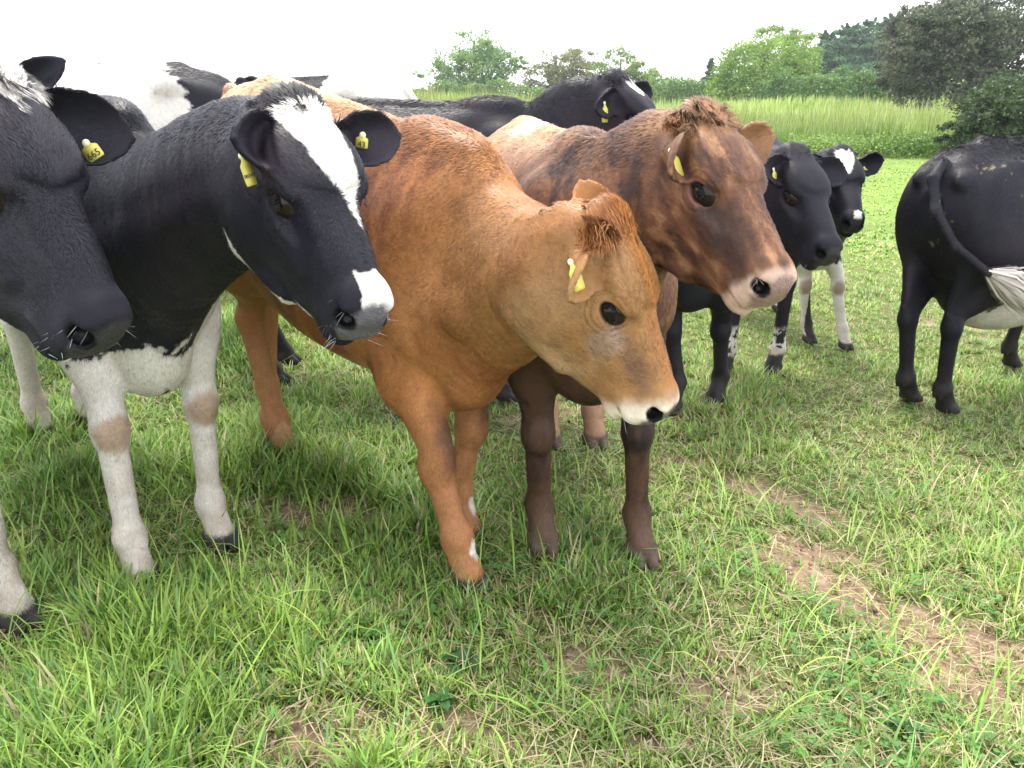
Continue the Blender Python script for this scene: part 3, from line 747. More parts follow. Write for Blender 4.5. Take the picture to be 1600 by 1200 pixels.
        # ear hair runs along the ear
        for ear in k.ears:
            q = (Hh - ear.base) @ ear.R; t_ = q[:, 0] / ear.L; m_ = (t_ > .12) & (t_ < 1.1) & (np.abs(q[:, 1]) < ear.W * 1.2) & (np.abs(q[:, 2]) < .05)
            D[m_] = k.hR @ ear.R[:, 0].astype(float)
        jit = fbm(P, 9, 51)[:, None] * np.array([1, 1.2, 1]) * 1.1
        D = D + jit + rng.normal(0, .16, (n, 3)) + np.stack([fbm(P, 34, 60), fbm(P, 34, 61), fbm(P, 34, 62)], 1) * 1.3
        D = D - Nn * (D * Nn).sum(1)[:, None]; D /= np.linalg.norm(D, axis=1, keepdims=True) + 1e-9
        base_l = .0115 * (1 - hh) + .0088 * hh
        base_l = base_l * (1 - .15 * leg) + .012 * sstep(.06, .015, Hh[:, 0]) * sstep(-.05, -.01, Hh[:, 2]) * hh + .006 * sstep(1.15, 1.24, P[:, 2]) * (1 - hh)
        muz = sstep(.34, .40, Hh[:, 0]) * hh; base_l = base_l * (1 - .55 * muz)
        nzq = Hn(Hh, (.445, 0, -.088), (.036, .047, .048)); eyeq = np.minimum(Hn(Hh, (.175, .085, -.0575), (.035, .035, .024)), Hn(Hh, (.175, -.085, -.0575), (.035, .035, .024)))
        for ear in k.ears:
            q = (Hh - ear.base) @ ear.R; m_ = (q[:, 0] > .2 * ear.L) & (q[:, 0] < 1.1 * ear.L) & (np.abs(q[:, 1]) < ear.W * 1.2) & (np.abs(q[:, 2]) < .05); base_l[m_] *= .55
        keep = ~((hh > .5) & ((nzq < 1.0) | (eyeq < 1.05)))
        for jt in k.legaxes: keep &= ~((np.hypot(P[:, 0] - jt[-1][0], P[:, 1] - jt[-1][1]) < .12) & (P[:, 2] - jt[-1][2] < .05))
        L_ = base_l * rng.uniform(.6, 1.35, n) * k.furlen; lift = rng.uniform(.10, .36, n) + .10 * hh + .08 * leg + .25 * sstep(1.15, 1.24, P[:, 2]) * (1 - hh)
        cl = fbm(P, 45, 71); Cc = Cc * (1 + cl[:, None] * .9) * rng.uniform(.62, 1.3, (n, 1)) * (1 + fbm(P, 12, 72)[:, None] * .35)
        Wd = np.full(n, .0014) * rng.uniform(.7, 1.4, n) * (1 + .6 * (base_l > .012))
        P, D, Nn, L_, lift, Cc, Wd = [z[keep] for z in (P, D, Nn, L_, lift, Cc, Wd)]
        lists = [make_blades(P, D, Nn, L_, Wd, lift, rng)]; cols = [np.repeat(Cc, 5, 0)]; nrmls = [np.repeat(Nn, 5, 0)]
        # forelock: long curls standing on the poll and falling forward
        for (fx, n2, ln, colr, spread, *cy_) in k.lock:
            nc = 90 if not cy_ else 24; hx = rng.normal(fx, spread * .55, nc); hy = rng.normal(cy_[0] if cy_ else 0, spread, nc) * 1.05
            ci = rng.integers(0, nc, n2); Pl = np.stack([hx[ci] + rng.normal(0, .005, n2), hy[ci] + rng.normal(0, .005, n2), np.zeros(n2)], 1)
            Pl[:, 2] = np.interp(Pl[:, 0], [-.06, -.02, .02, .1, .2], [-.045, -.006, .004, .006, 0]) - (np.abs(Pl[:, 1]) / .09) ** 2.5 * .03
            cd1 = nrm_rows(np.stack([rng.normal(.30, .45, nc), hy * 8 + rng.normal(0, .35, nc), np.full(nc, k.lockup)], 1))
            cf = nrm_rows(np.stack([rng.normal(.75, .35, nc), hy * 9 + rng.normal(0, .45, nc), rng.normal(-.15, .3, nc)], 1))
            cl = rng.uniform(.6, 1.15, nc); ph = rng.uniform(0, 6.3, nc)
            Lk = ln * cl[ci] * rng.uniform(.7, 1.1, n2); w_ = .0017; pts = [Pl]; nseg = 5; dirs = []
            for q_ in range(nseg):
                t_ = (q_ + .5) / nseg; dq = nrm_rows(cd1[ci] * (1 - t_) + cf[ci] * t_ * 1.2 + rng.normal(0, .08, (n2, 3)) + .45 * np.stack([np.cos(ph[ci] + t_ * 7), np.sin(ph[ci] + t_ * 7), np.zeros(n2)], 1))
                dirs.append(dq); pts.append(pts[-1] + dq * (Lk / nseg)[:, None])
            sd_ = nrm_rows(np.cross(dirs[1], np.array([.3, .1, 1.0]) + rng.normal(0, .5, (n2, 3))))
            rows = []
            for q_ in range(nseg): f_ = 1 - .5 * q_ / nseg; rows += [pts[q_] - sd_ * w_ / 2 * f_, pts[q_] + sd_ * w_ / 2 * f_]
            rows.append(pts[-1]); m_ = len(rows); Vv = np.stack(rows, 1).reshape(-1, 3); b = (np.arange(n2) * m_)[:, None]
            qq = np.concatenate([b + np.array([[2 * q_, 2 * q_ + 1, 2 * q_ + 3, 2 * q_ + 2]]) for q_ in range(nseg - 1)])
            Vv = k.from_head(Vv)
            lists.append((Vv, qq, b + np.array([[m_ - 3, m_ - 2, m_ - 1]])))
            if callable(colr): cc = colr(np.stack([hx, hy, 0 * hx], 1), rng)[ci] * rng.uniform(.8, 1.2, (n2, 1))
            else: cc = np.array(colr) * rng.uniform(.7, 1.3, (n2, 1)) * rng.uniform(.75, 1.25, nc)[ci][:, None]
            cols.append(np.repeat(cc, m_, 0)); nrmls.append(np.repeat(nrm_rows((np.array([0, 0, 1.0]) + cd1[ci] * .6 + dirs[2] * .1) @ k.hR.T), m_, 0))
        # whiskers and lashes
        n3 = 46 if k.fur > 100000 * fu else 4; sg = rng.choice([-1, 1], n3); Pw = np.stack([rng.uniform(.40, .45, n3), sg * rng.uniform(.02, .052, n3), rng.uniform(-.165, -.06, n3)], 1)
        dw = nrm_rows(np.stack([rng.uniform(.1, .9, n3), sg * rng.uniform(.3, 1.2, n3), rng.normal(-.1, .5, n3)], 1))
        Lw = rng.uniform(.02, .045, n3); Nw = nrm_rows(np.cross(dw, rng.normal(0, 1, (n3, 3))))
        w = make_blades(Pw, dw, Nw, Lw, np.full(n3, .0008), np.full(n3, .15), rng); lists.append((k.from_head(w[0]), w[1], w[2])); cols.append(np.full((n3 * 5, 3), .45)); nrmls.append(np.repeat(Nw @ k.hR.T, 5, 0))
        for sg_ in (-1, 1):
            n4 = 60; xx = rng.uniform(-.022, .022, n4); Pe = np.stack([.175 + xx, np.full(n4, .088 * sg_), -.0575 + .0175 * np.sqrt(np.maximum(0, 1 - (xx / .024) ** 2))], 1)
            de = nrm_rows(np.stack([xx * 12, np.full(n4, sg_ * 1.0), np.full(n4, -.25)], 1) + rng.normal(0, .12, (n4, 3)))
            Ne = np.tile(np.array([0, 0, 1.0]), (n4, 1)); w = make_blades(Pe, de, Ne, rng.uniform(.012, .022, n4), np.full(n4, .0012), np.full(n4, -.25), rng, bend=.9)
            lists.append((k.from_head(w[0]), w[1], w[2])); cols.append(np.full((n4 * 5, 3), .02)); nrmls.append(np.repeat(Ne @ k.hR.T, 5, 0))
        off = 0; VV = []; QQ = []; TT = []
        for v_, q_, t_ in lists: VV.append(v_); QQ.append(q_ + off); TT.append(t_ + off); off += len(v_)
        VV = np.concatenate(VV); QQ = np.concatenate(QQ); TT = np.concatenate(TT)
        fm = np_mesh('fur', VV * S, QQ, TT, MFUR, cols=np.clip(np.concatenate(cols), .003, .9))
        fm.normals_split_custom_set_from_vertices(np.concatenate(nrmls).astype(np.float32))
        mesh_obj('fur', fm, root)
    # tail switch
    if k.switch:
        n5, ln, col, wd = k.switch; tip = k.tailpts[-1]; dr = nrm(k.tailpts[-1] - k.tailpts[-2]); rr = rng.normal(0, 1, (n5, 3)); t_ = rng.uniform(0, 1, n5)
        P0 = tip - dr * (t_ * .16)[:, None] + rr * .008; dd = nrm_rows(dr + rr * wd); Nn = nrm_rows(rr)
        rr[:, 2] *= .6
        L5 = ln * rng.uniform(.6, 1.0, n5); sagv = np.array([0, 0, -.25]); p1 = P0 + dd * (L5 * .5)[:, None]; p2 = p1 + nrm_rows(dr * 1.0 + rr * wd * .1 + sagv) * (L5 * .5)[:, None]
        sdv = nrm_rows(np.cross(dd, Nn)) * .0045
        Vv = np.stack([P0 - sdv, P0 + sdv, p1 - sdv, p1 + sdv, p2], 1).reshape(-1, 3); b = (np.arange(n5) * 5)[:, None]
        sw = np_mesh('tail_switch', Vv * S, b + np.array([[0, 1, 3, 2]]), b + np.array([[2, 3, 4]]), MFUR, cols=np.repeat(np.array(col) * rng.uniform(.7, 1.25, (n5, 1)), 5, 0))
        sw.normals_split_custom_set_from_vertices(np.repeat(Nn, 5, 0).astype(np.float32)); mesh_obj('tail_hair', sw, root)
    if FAST_DEV:
        def pj(p):
            w = (k.Rb @ (np.array(p) * k.s)) + k.o - CAM_C; dd = w @ np.array([0, math.cos(CAM_P), -math.sin(CAM_P)]); uu = w @ np.array([0, math.sin(CAM_P), math.cos(CAM_P)])
            return (round((800 + CAM_F * w[0] / dd) * .64), round((600 - CAM_F * uu / dd) * .64))
        print('PJ', label[:20], 'yaw', round(math.degrees(k.yaw)), 'o', k.o.round(2), 'withers', pj((.42, 0, 1.22)), 'mid', pj((0, 0, 1.2)), 'hip', pj((-.43, 0, 1.24)), 'tail', pj((-.77, 0, 1.15)), 'chest', pj((.66, 0, .9)), 'brisket', pj((.5, 0, .58)))
    print('cow', label[:30], len(V), 'verts', round(time.time() - t0, 1), 's')
    return root
def nrm_rows(v): return v / (np.linalg.norm(v, axis=1, keepdims=True) + 1e-9)
Cow.furlen = 1.0; Cow.lockup = .85; Cow.lock = []; Cow.switch = None

# ------------------------------------------------------------------ the herd
fu = 1 if not FAST_DEV else .5

def bw_lock(ylim, colw=(.72, .68, .64), colb=(.03, .028, .035), xs=-.01):
    def f(P, rng):
        w = (P[:, 0] > xs + rng.normal(0, .008, len(P))) & (np.abs(P[:, 1]) < ylim)
        return np.where(w[:, None], np.array(colw), np.array(colb)) * rng.uniform(.65, 1.25, (len(P), 1))
    return f
V1, V2, V3 = .0048, .008, .012
if FAST_DEV: V1, V2, V3 = .008, .010, .014
only = os.environ.get('COW_ONLY', '')
def on(t): return not only or t in only.split(',')

if on('1'):
    k = Cow(s=1.02, vox=V1, seed=1, fur=150000 * fu, feet=[(-1.23, 1.90), (-1.42, 1.66), (-2.16, 2.52), (-2.32, 2.30)], hpos=(-.815, 1.452, 1.366), hrot=(-27, 54, -6), hs=1.02,
            earLw=((.80, .50, -.18), (.1, -1, .2)), ear_len=.185, ear_w=.056, nums=('', '665'), tags='L', tagspec={'L': dict(at=(.52, -.3), off=(.020, -.015, -.005), down=(.5, 0, -.85), nrm=(0, -1, .15), size=(.030, .034), fs=.016)},
            lockup=.35, lock=[(.012, 9000, .048, bw_lock(.085, colw=(.72, .68, .64), xs=-.06), .030)])
    build_cow(k, coat_blackwhite, dict(blaze=[(-.01, 0, .05), (.03, 0, .05), (.06, 0, .02), (.075, 0, 0)], legs=(.62, .62, .6, .6), nose=(.035, .033, .036), seed=31),
              'black cow cropped at the left edge, white forelock, yellow tag reading 665 in its ear', group='cows standing in the pasture')
if on('2'):
    k = Cow(s=.97, neckk=(.46, 0, .88), ntan=(1, 0, .15), nback=(.1, -.4, -.05), brisket=.05, vox=V1, seed=2, fur=230000 * fu, feet=[(-.86, 2.33), (-1.0, 2.10), (-1.62, 3.20), (-1.74, 3.06)], hpos=(-.401, 1.707, 1.314), hrot=(-53, 45, -2.5), hs=1.0,
            earRw=((.10, -1, .12), (.97, .05, .1)), ear_w=.048, earLw=((.80, .58, .08), (.1, -1, .1)), legk=1.02, nums=('00243', '43'),
            tagspec={'L': dict(at=(.50, .2), off=(0, -.015, .0), down=(-.15, 0, -1), nrm=(0, -1, .1), size=(.025, .029), fs=.016), 'R': dict(at=(.35, .1), off=(-.02, -.01, -.02), down=(.38, -.1, -1), size=(.023, .058), fs=.009, nrm=(.7, -.7, .1))},
            lockup=.6, lock=[(-.008, 3600, .045, (.020, .018, .024), .026)])
    build_cow(k, coat_blackwhite, dict(blaze=[(.025, .0, .066), (.06, .004, .060), (.12, .014, .046), (.19, .026, .030), (.215, .03, .012), (.28, .034, .002)],
              nosetop=(.378, -.026, .060), throat=1, legs=(.74, .62, .5, .5), legslope=.2, patch=[(.52, .0, .58, .20, .16, .075)], knee=(.33, .19, .10), pinknose=(.432, .004, -.050), nose=(.105, .10, .11), seed=8),
              'black cow with a white blaze and white forelegs, muzzle in front of the red cow', group='cows standing in the pasture')
if on('3'):
    k = Cow(s=1.04, neckk=(.46, 0, .87), nback=(0, -.4, .0), h0=(.095, 0, -.185), vox=V1, seed=3, fur=260000 * fu, pitch=rad(8), dz=-.02, origin=(-.55, 2.78), ntan=(1, 0, -.15), girth=.95, nr=-.02, crest=.14, feet=[(-.155, 2.50), (-.14, 2.19), (-.97, 3.36), (-.84, 2.98)], hpos=(.217, 1.884, 1.085), hrot=(-22, 64.5, 4), hs=1.0,
            ear_w=.042, earRw=((-.22, -.85, -.62), (.96, -.1, .2)), earLw=((-.40, .25, .9), (.25, -1, .1)), ear_len=.14, nums=('', ''), tags='R', tagspec={'R': dict(at=(.45, -.3), off=(-.025, -.02, .015), down=(.42, -.1, -1), size=(.028, .066), nrm=(.55, -.85, .1))},
            lockup=.65, lock=[(-.004, 6000, .046, (.34, .14, .045), .032), (.005, 1500, .075, (.42, .18, .06), .012, -.072)])
    build_cow(k, coat_red, {}, 'ginger cow with a pale muzzle and its head lowered, in front of the brindled cow', group='cows standing in the pasture')
if on('4'):
    k = Cow(s=1.02, girth=1.06, byaw=-80, origin=(.13, 2.84), vox=V1, seed=4, fur=230000 * fu, feet=[(.39, 2.43), (.09, 2.45), (.34, 3.43), (.15, 3.38)], hpos=(.436, 2.084, 1.287), hrot=(-64, 41, -5.5), hs=1.02, hwid=.89,
            earRw=((-.22, -1, -.25), (.95, -.2, .2)), ear_w=.046, earLw=((.95, .35, .14), (.15, -1, 0)), ear_len=.165, nums=('', ''), tags='R', tagspec={'R': dict(at=(.4, -.3), off=(-.02, -.02, .0), down=(.5, -.1, -1), size=(.028, .070), nrm=(.55, -.85, .1))},
            lockup=.65, lock=[(-.005, 8000, .058, (.27, .15, .075), .034), (.0, 1300, .05, (.30, .14, .06), .012, -.075)])
    build_cow(k, coat_brindle, {}, 'brown brindled cow with a pinkish muzzle held level, curly forelock', group='cows standing in the pasture')
if on('5'):
    k = Cow(s=1.04, neckk=(.46, 0, .88), vox=V2, seed=5, fur=90000 * fu, feet=[(-.05, 4.12), (-.06, 3.82), (-1.12, 4.15), (-1.10, 3.85)], hpos=(.44, 3.85, 1.40), hrot=(-28, 42, 2), hs=1.0,
            earRw=((-.35, -.9, -.25), (.95, -.3, 0)), earLw=((.85, .5, .05), (.1, -1, 0)), tags='R', tagspec={'R': dict(at=(.5, .0), down=(.1, -.1, -1), size=(.030, .080), nrm=(.5, -.8, .1))},
            lock=[(.0, 1500, .045, (.03, .028, .035), .034)])
    build_cow(k, coat_blackwhite, dict(blaze=[(.045, .0, .034), (.07, 0, .038), (.11, .01, .030), (.125, .01, .0)], seed=12),
              'black cow with a small white forehead spot looking over the brindled back', group='cows standing in the pasture')
if on('6'):
    k = Cow(s=.97, vox=V2, seed=6, fur=100000 * fu, feet=[(.98, 4.02), (.75, 3.89), (1.44, 4.66), (1.14, 4.54)], hpos=(1.060, 3.406, 1.131), hrot=(-72.6, 42.2, -5.5), hs=1.0,
            earRw=((-.5, -.85, .15), (.9, -.4, 0)), earLw=((.95, .1, -.05), (.1, -1, .3)), tags='R', tagspec={'R': dict(at=(.4, .0), down=(.25, -.1, -1), size=(.026, .055), nrm=(.6, -.8, .1))},
            lock=[(.0, 1500, .04, (.03, .028, .035), .034)])
    build_cow(k, coat_blackwhite, dict(sock=(2, 3), patch=[(.30, 0, 1.24, .05, .22, .10), (.02, 0, 1.22, .05, .15, .06)], seed=14),
              'black faced cow right of the brindled cow with a white band across its shoulders', group='cows standing in the pasture')
if on('7'):
    k = Cow(s=.88, girth=.82, origin=(1.76, 5.80), vox=V2, seed=7, fur=50000 * fu, feet=[(2.06, 5.31), (1.88, 5.45), (1.90, 6.22), (1.60, 6.29)], hpos=(1.68, 4.658, 1.06), hrot=(-90, 40, .5), hs=1.0,
            earR=(-.2, -1, .05), earL=(-.2, 1, .05), tags='L', tagspec={'L': dict(at=(.3, -.3), size=(.04, .03))}, lock=[(.0, 900, .035, (.03, .028, .035), .034)])
    build_cow(k, coat_blackwhite, dict(blaze=[(.015, .0, .05), (.05, 0, .048), (.12, 0, .028), (.17, 0, .004)], nosetop=(.40, -.012, .030), legs=(.60, .60, .5, .5), patch=[(.5, 0, .60, .22, .12, .07)], knee=(.25, .15, .09), seed=17),
              'black cow with white triangle on forehead and white forelegs behind the plain faced one', group='cows standing in the pasture')
if on('8'):
    k = Cow(s=1.08, girth=1.08, deep=.10, tailr=.024, legk=.9, byaw=32, origin=(2.60, 4.46), vox=V2, seed=8, fur=130000 * fu, furlen=1.15, feet=[(2.93, 5.00), (3.12, 4.60), (1.98, 4.20), (2.11, 4.08)], hpos=(4.1, 5.3, .75), hrot=(30, 60, 0), ntan=(1, 0, -.3), nback=(0, -.3, .1), hs=1.0, tags='',
            tail=[(-.76, 0, 1.155), (-.84, -.02, 1.10), (-.885, -.08, .98), (-.86, -.17, .85), (-.76, -.26, .75), (-.62, -.32, .68)], switch=(6500, .22, (.46, .42, .37), .17))
    build_cow(k, coat_blackwhite, dict(legs=(0, .5, 0, 0), patch=[(-.06, -.12, .46, .46, .34, .27)], seed=19, dirty=True, dung=1),
              'black cow seen from behind at the right edge, white tipped tail swinging', group='cows standing in the pasture')
if on('D'):
    k = Cow(s=1.06, vox=V3, seed=9, fur=30000 * fu, byaw=-155, origin=(-2.12, 4.42), feet=[(-2.30, 4.12), (-2.42, 4.40), (-1.32, 4.50), (-1.40, 4.82)], hpos=(-2.10, 3.74, 1.40), hrot=(-75, 40, 0), hs=1.1,
            earLw=((.85, .1, .55), (.1, -1, .1)), ear_len=.25, ear_w=.055, tags='', furlen=1.5)
    build_cow(k, coat_blackwhite, dict(patch=[(.0, 0, 1.2, 1.1, .5, .5)], dark=[(-.78, 0, 1.2, .34, .5, .42), (.40, .0, 1.20, .10, .4, .22)], seed=23),
              'white and black cow behind the cows at the left, only back and one ear showing', group='cows standing in the pasture')
if on('K'):
    k = Cow(s=1.08, vox=V3, seed=10, fur=16000 * fu, feet=[(-1.92, 6.0), (-1.92, 6.32), (-.92, 6.0), (-.92, 6.3)], hpos=(-1.66, 5.75, 1.40), hrot=(-140, 35, 0), hs=1.1,
            earL=(-.3, 1, .6), tags='', furlen=1.5)
    build_cow(k, coat_blackwhite, dict(patch=[(.4, 0, 1.2, 1.5, .6, .6)], dark=[(-.18, 0, 1.2, .12, .5, .3)], seed=27),
              'white cow with a grey patch farthest back, its back line just above the ginger cow', group='cows standing in the pasture')

# ------------------------------------------------------------------ ground sheet
def soil_mask(x, y):
    """1 where the turf is worn to bare soil"""
    P = np.stack([x, y, np.zeros_like(x)], -1).reshape(-1, 3)
    n = fbm(P, 1.6, 101, 3) + .6 * fbm(P, 5.5, 102, 3)
    m = np.zeros(len(P))
    for (cx, cy, rx, ry, a) in SOIL:
        ca, sa = math.cos(a), math.sin(a); dx, dy = P[:, 0] - cx, P[:, 1] - cy
        q = np.hypot((dx * ca + dy * sa) / rx, (-dx * sa + dy * ca) / ry)
        m = np.maximum(m, 1 - sstep(.35, 1.25, q + n * 1.9))
    m = np.maximum(m, sstep(.20, .38, n + .06 * np.clip(P[:, 0] + .4, -.8, .8)) * .8)
    return m.reshape(x.shape)
SOIL = [(1.45, 1.95, .34, .10, -.3), (1.62, 1.66, .30, .10, -.4), (1.0, 2.62, .16, .06, -.5), (.95, 2.98, .30, .10, -.75), (-.28, 1.62, .16, .07, 0), (.02, 2.62, .20, .08, .1), (1.15, 2.3, .14, .05, -.4),
        (.10, 1.85, .12, .05, 0), (.15, 1.38, .34, .09, .1), (-.25, 1.35, .16, .08, 0), (.45, 1.45, .22, .07, .2), (1.25, 2.12, .22, .07, -.4), (1.72, 1.9, .3, .1, -.4), (.98, 2.45, .2, .06, -.6), (1.12, 2.25, .34, .08, -.55), (1.38, 1.85, .36, .10, -.4), (.28, 1.75, .18, .07, 0), (-.3, 1.55, .24, .10, 0), (-.02, 1.42, .22, .10, 0), (.5, 1.36, .2, .08, 0), (-.62, 2.60, .28, .12, .2), (.55, 2.0, .10, .04, 0), (.35, 1.62, .14, .05, .2), (-.05, 1.3, .12, .05, 0), (.75, 3.25, .25, .07, 0)]
def ground_material():
    m, t, b = new_mat('pasture_soil')
    tc = t.nodes.new('ShaderNodeTexCoord'); L_ = t.links
    a = t.nodes.new('ShaderNodeAttribute'); a.attribute_name = 'soil'
    def noise(sc, det=6):
        n = t.nodes.new('ShaderNodeTexNoise'); n.inputs['Scale'].default_value = sc; n.inputs['Detail'].default_value = det; L_.new(tc.outputs['Object'], n.inputs['Vector']); return n.outputs['Fac']
    def ramp(f, stops):
        r = t.nodes.new('ShaderNodeValToRGB'); L_.new(f, r.inputs[0]); e = r.color_ramp.elements
        while len(e) > 1: e.remove(e[-1])
        e[0].position, e[0].color = stops[0][0], (*stops[0][1], 1)
        for p_, c_ in stops[1:]: q = e.new(p_); q.color = (*c_, 1)
        return r.outputs[0]
    turf = ramp(noise(38), [(.3, (.050, .075, .018)), (.5, (.085, .115, .030)), (.62, (.16, .15, .065)), (.75, (.21, .16, .09))])
    soil = ramp(noise(22), [(.25, (.15, .10, .065)), (.5, (.27, .185, .125)), (.75, (.37, .27, .19))])
    far = ramp(noise(.45), [(.3, (.11, .17, .035)), (.55, (.16, .23, .050)), (.75, (.23, .27, .085))])
    mx = t.nodes.new('ShaderNodeMixRGB'); L_.new(a.outputs['Fac'], mx.inputs[0]); L_.new(turf, mx.inputs[1]); L_.new(soil, mx.inputs[2])
    a2 = t.nodes.new('ShaderNodeAttribute'); a2.attribute_name = 'far'
    m2 = t.nodes.new('ShaderNodeMixRGB'); L_.new(a2.outputs['Fac'], m2.inputs[0]); L_.new(mx.outputs[0], m2.inputs[1]); L_.new(far, m2.inputs[2])
    L_.new(m2.outputs[0], b.inputs['Base Color']); b.inputs['Roughness'].default_value = .95; b.inputs['Specular IOR Level'].default_value = .1
    bp = t.nodes.new('ShaderNodeBump'); bp.inputs['Strength'].default_value = .8; bp.inputs['Distance'].default_value = .012; L_.new(noise(60, 8), bp.inputs['Height']); L_.new(bp.outputs[0], b.inputs['Normal'])
    return m
def build_ground():
    ys = np.concatenate([np.arange(-3, .8, .25), np.arange(.8, 6, .035), np.geomspace(6, 900, 110)]); nx = 260
    u = np.linspace(-1, 1, nx)
    X = np.sign(u)[None] * (np.abs(u)[None] ** 1.0) * (np.maximum(ys, 1.5)[:, None] * .85 + 2.0); Y = np.repeat(ys[:, None], nx, 1)
    Z = ground_z(X, Y); P = np.stack([X, Y, 0 * X], -1).reshape(-1, 3)
    near = np.where(Y < 8, 1, 0).ravel(); Z = Z.ravel() + near * (.02 * fbm(P, 3.5, 120) + .012 * fbm(P, 18, 121)) - soil_mask(X, Y).ravel() * near * .012
    V = np.stack([X.ravel(), Y.ravel(), Z], 1); ny = len(ys)
    i = (np.arange(ny - 1)[:, None] * nx + np.arange(nx - 1)[None]).ravel()
    me = np_mesh('ground', V, quads=np.stack([i, i + 1, i + nx + 1, i + nx], 1), mat=ground_material(), attrs={'soil': soil_mask(X, Y).ravel(), 'far': sstep(6, 14, Y.ravel())})
    tag(mesh_obj('ground', me), kind='structure', label='worn pasture turf with reddish bare soil patches')
build_ground()

def blades(px, py, L, W, az, tilt, curve, cols, rng, nseg=3, z0=None, tipw=.15):
    """grass blades: ribbons with nseg segments, bending over"""
    n = len(px); z = ground_z(px, py) - .006 if z0 is None else z0
    p = np.stack([px, py, z], 1); d = np.stack([np.cos(az), np.sin(az), np.zeros(n)], 1); up = np.array([0, 0, 1.0])
    side = np.stack([-np.sin(az), np.cos(az), np.zeros(n)], 1); tw = rng.normal(0, .5, n)
    side = side * np.cos(tw)[:, None] + d * np.sin(tw)[:, None]
    rows = []; nrm_ = []; a = tilt.copy()
    for k_ in range(nseg + 1):
        f = k_ / nseg; w = W * (1 - (1 - tipw) * f ** 1.6) * .5
        dirv = d * np.sin(a)[:, None] + up * np.cos(a)[:, None]; nn = nrm_rows(np.cross(side, dirv))
        if k_ < nseg: rows += [p - side * w[:, None], p + side * w[:, None]]; nrm_ += [nn, nn]
        else: rows.append(p); nrm_.append(nn)
        p = p + dirv * (L / nseg)[:, None]; a = a + curve / nseg
    m = len(rows); V = np.stack(rows, 1).reshape(-1, 3); Nn = np.stack(nrm_, 1).reshape(-1, 3)
    b = (np.arange(n) * m)[:, None]
    Q = np.concatenate([b + np.array([[2 * q, 2 * q + 1, 2 * q + 3, 2 * q + 2]]) for q in range(nseg - 1)]); T = b + np.array([[m - 3, m - 2, m - 1]])
    f = np.concatenate([[q / nseg] * 2 for q in range(nseg)] + [[1]]); g = (.72 + .42 * f)
    C = (cols[:, None, :] * np.ones((1, m, 1))).reshape(-1, 3)
    return V, Q, T, C, Nn
def join(parts):
    off = 0; V, Q, T, C, N = [], [], [], [], []
    for v, q, t, c, n in parts: V.append(v); Q.append(q + off); T.append(t + off); C.append(c); N.append(n); off += len(v)
    return [np.concatenate(a) for a in (V, Q, T, C, N)]
G_BRIGHT = np.array([.290, .450, .080]); G_MID = np.array([.185, .335, .060]); G_BLUE = np.array([.100, .260, .080]); G_YEL = np.array([.36, .44, .10]); STRAW = np.array([.55, .47, .27]); BROWN = np.array([.20, .15, .07])
def grass_colour(P, rng, straw):
    n = len(P); a = fbm(P, 1.3, 130); b_ = fbm(P, 6, 131); r = rng.random(n)
    c = mixv(np.tile(G_MID, (n, 1)), G_BRIGHT, sstep(-.25, .25, a + b_ * .6 + rng.normal(0, .15, n)))
    c = mixv(c, G_BLUE, (rng.random(n) < .18) * .8); c = mixv(c, G_YEL, (rng.random(n) < .16) * .7)
    w = r < straw * (.5 + 1.3 * sstep(-.9, .5, P[:, 0])); c[w] = mixv(np.tile(STRAW, (w.sum(), 1)), BROWN, rng.random(w.sum()) ** 2)
    return c * rng.uniform(.75, 1.25, (n, 1))
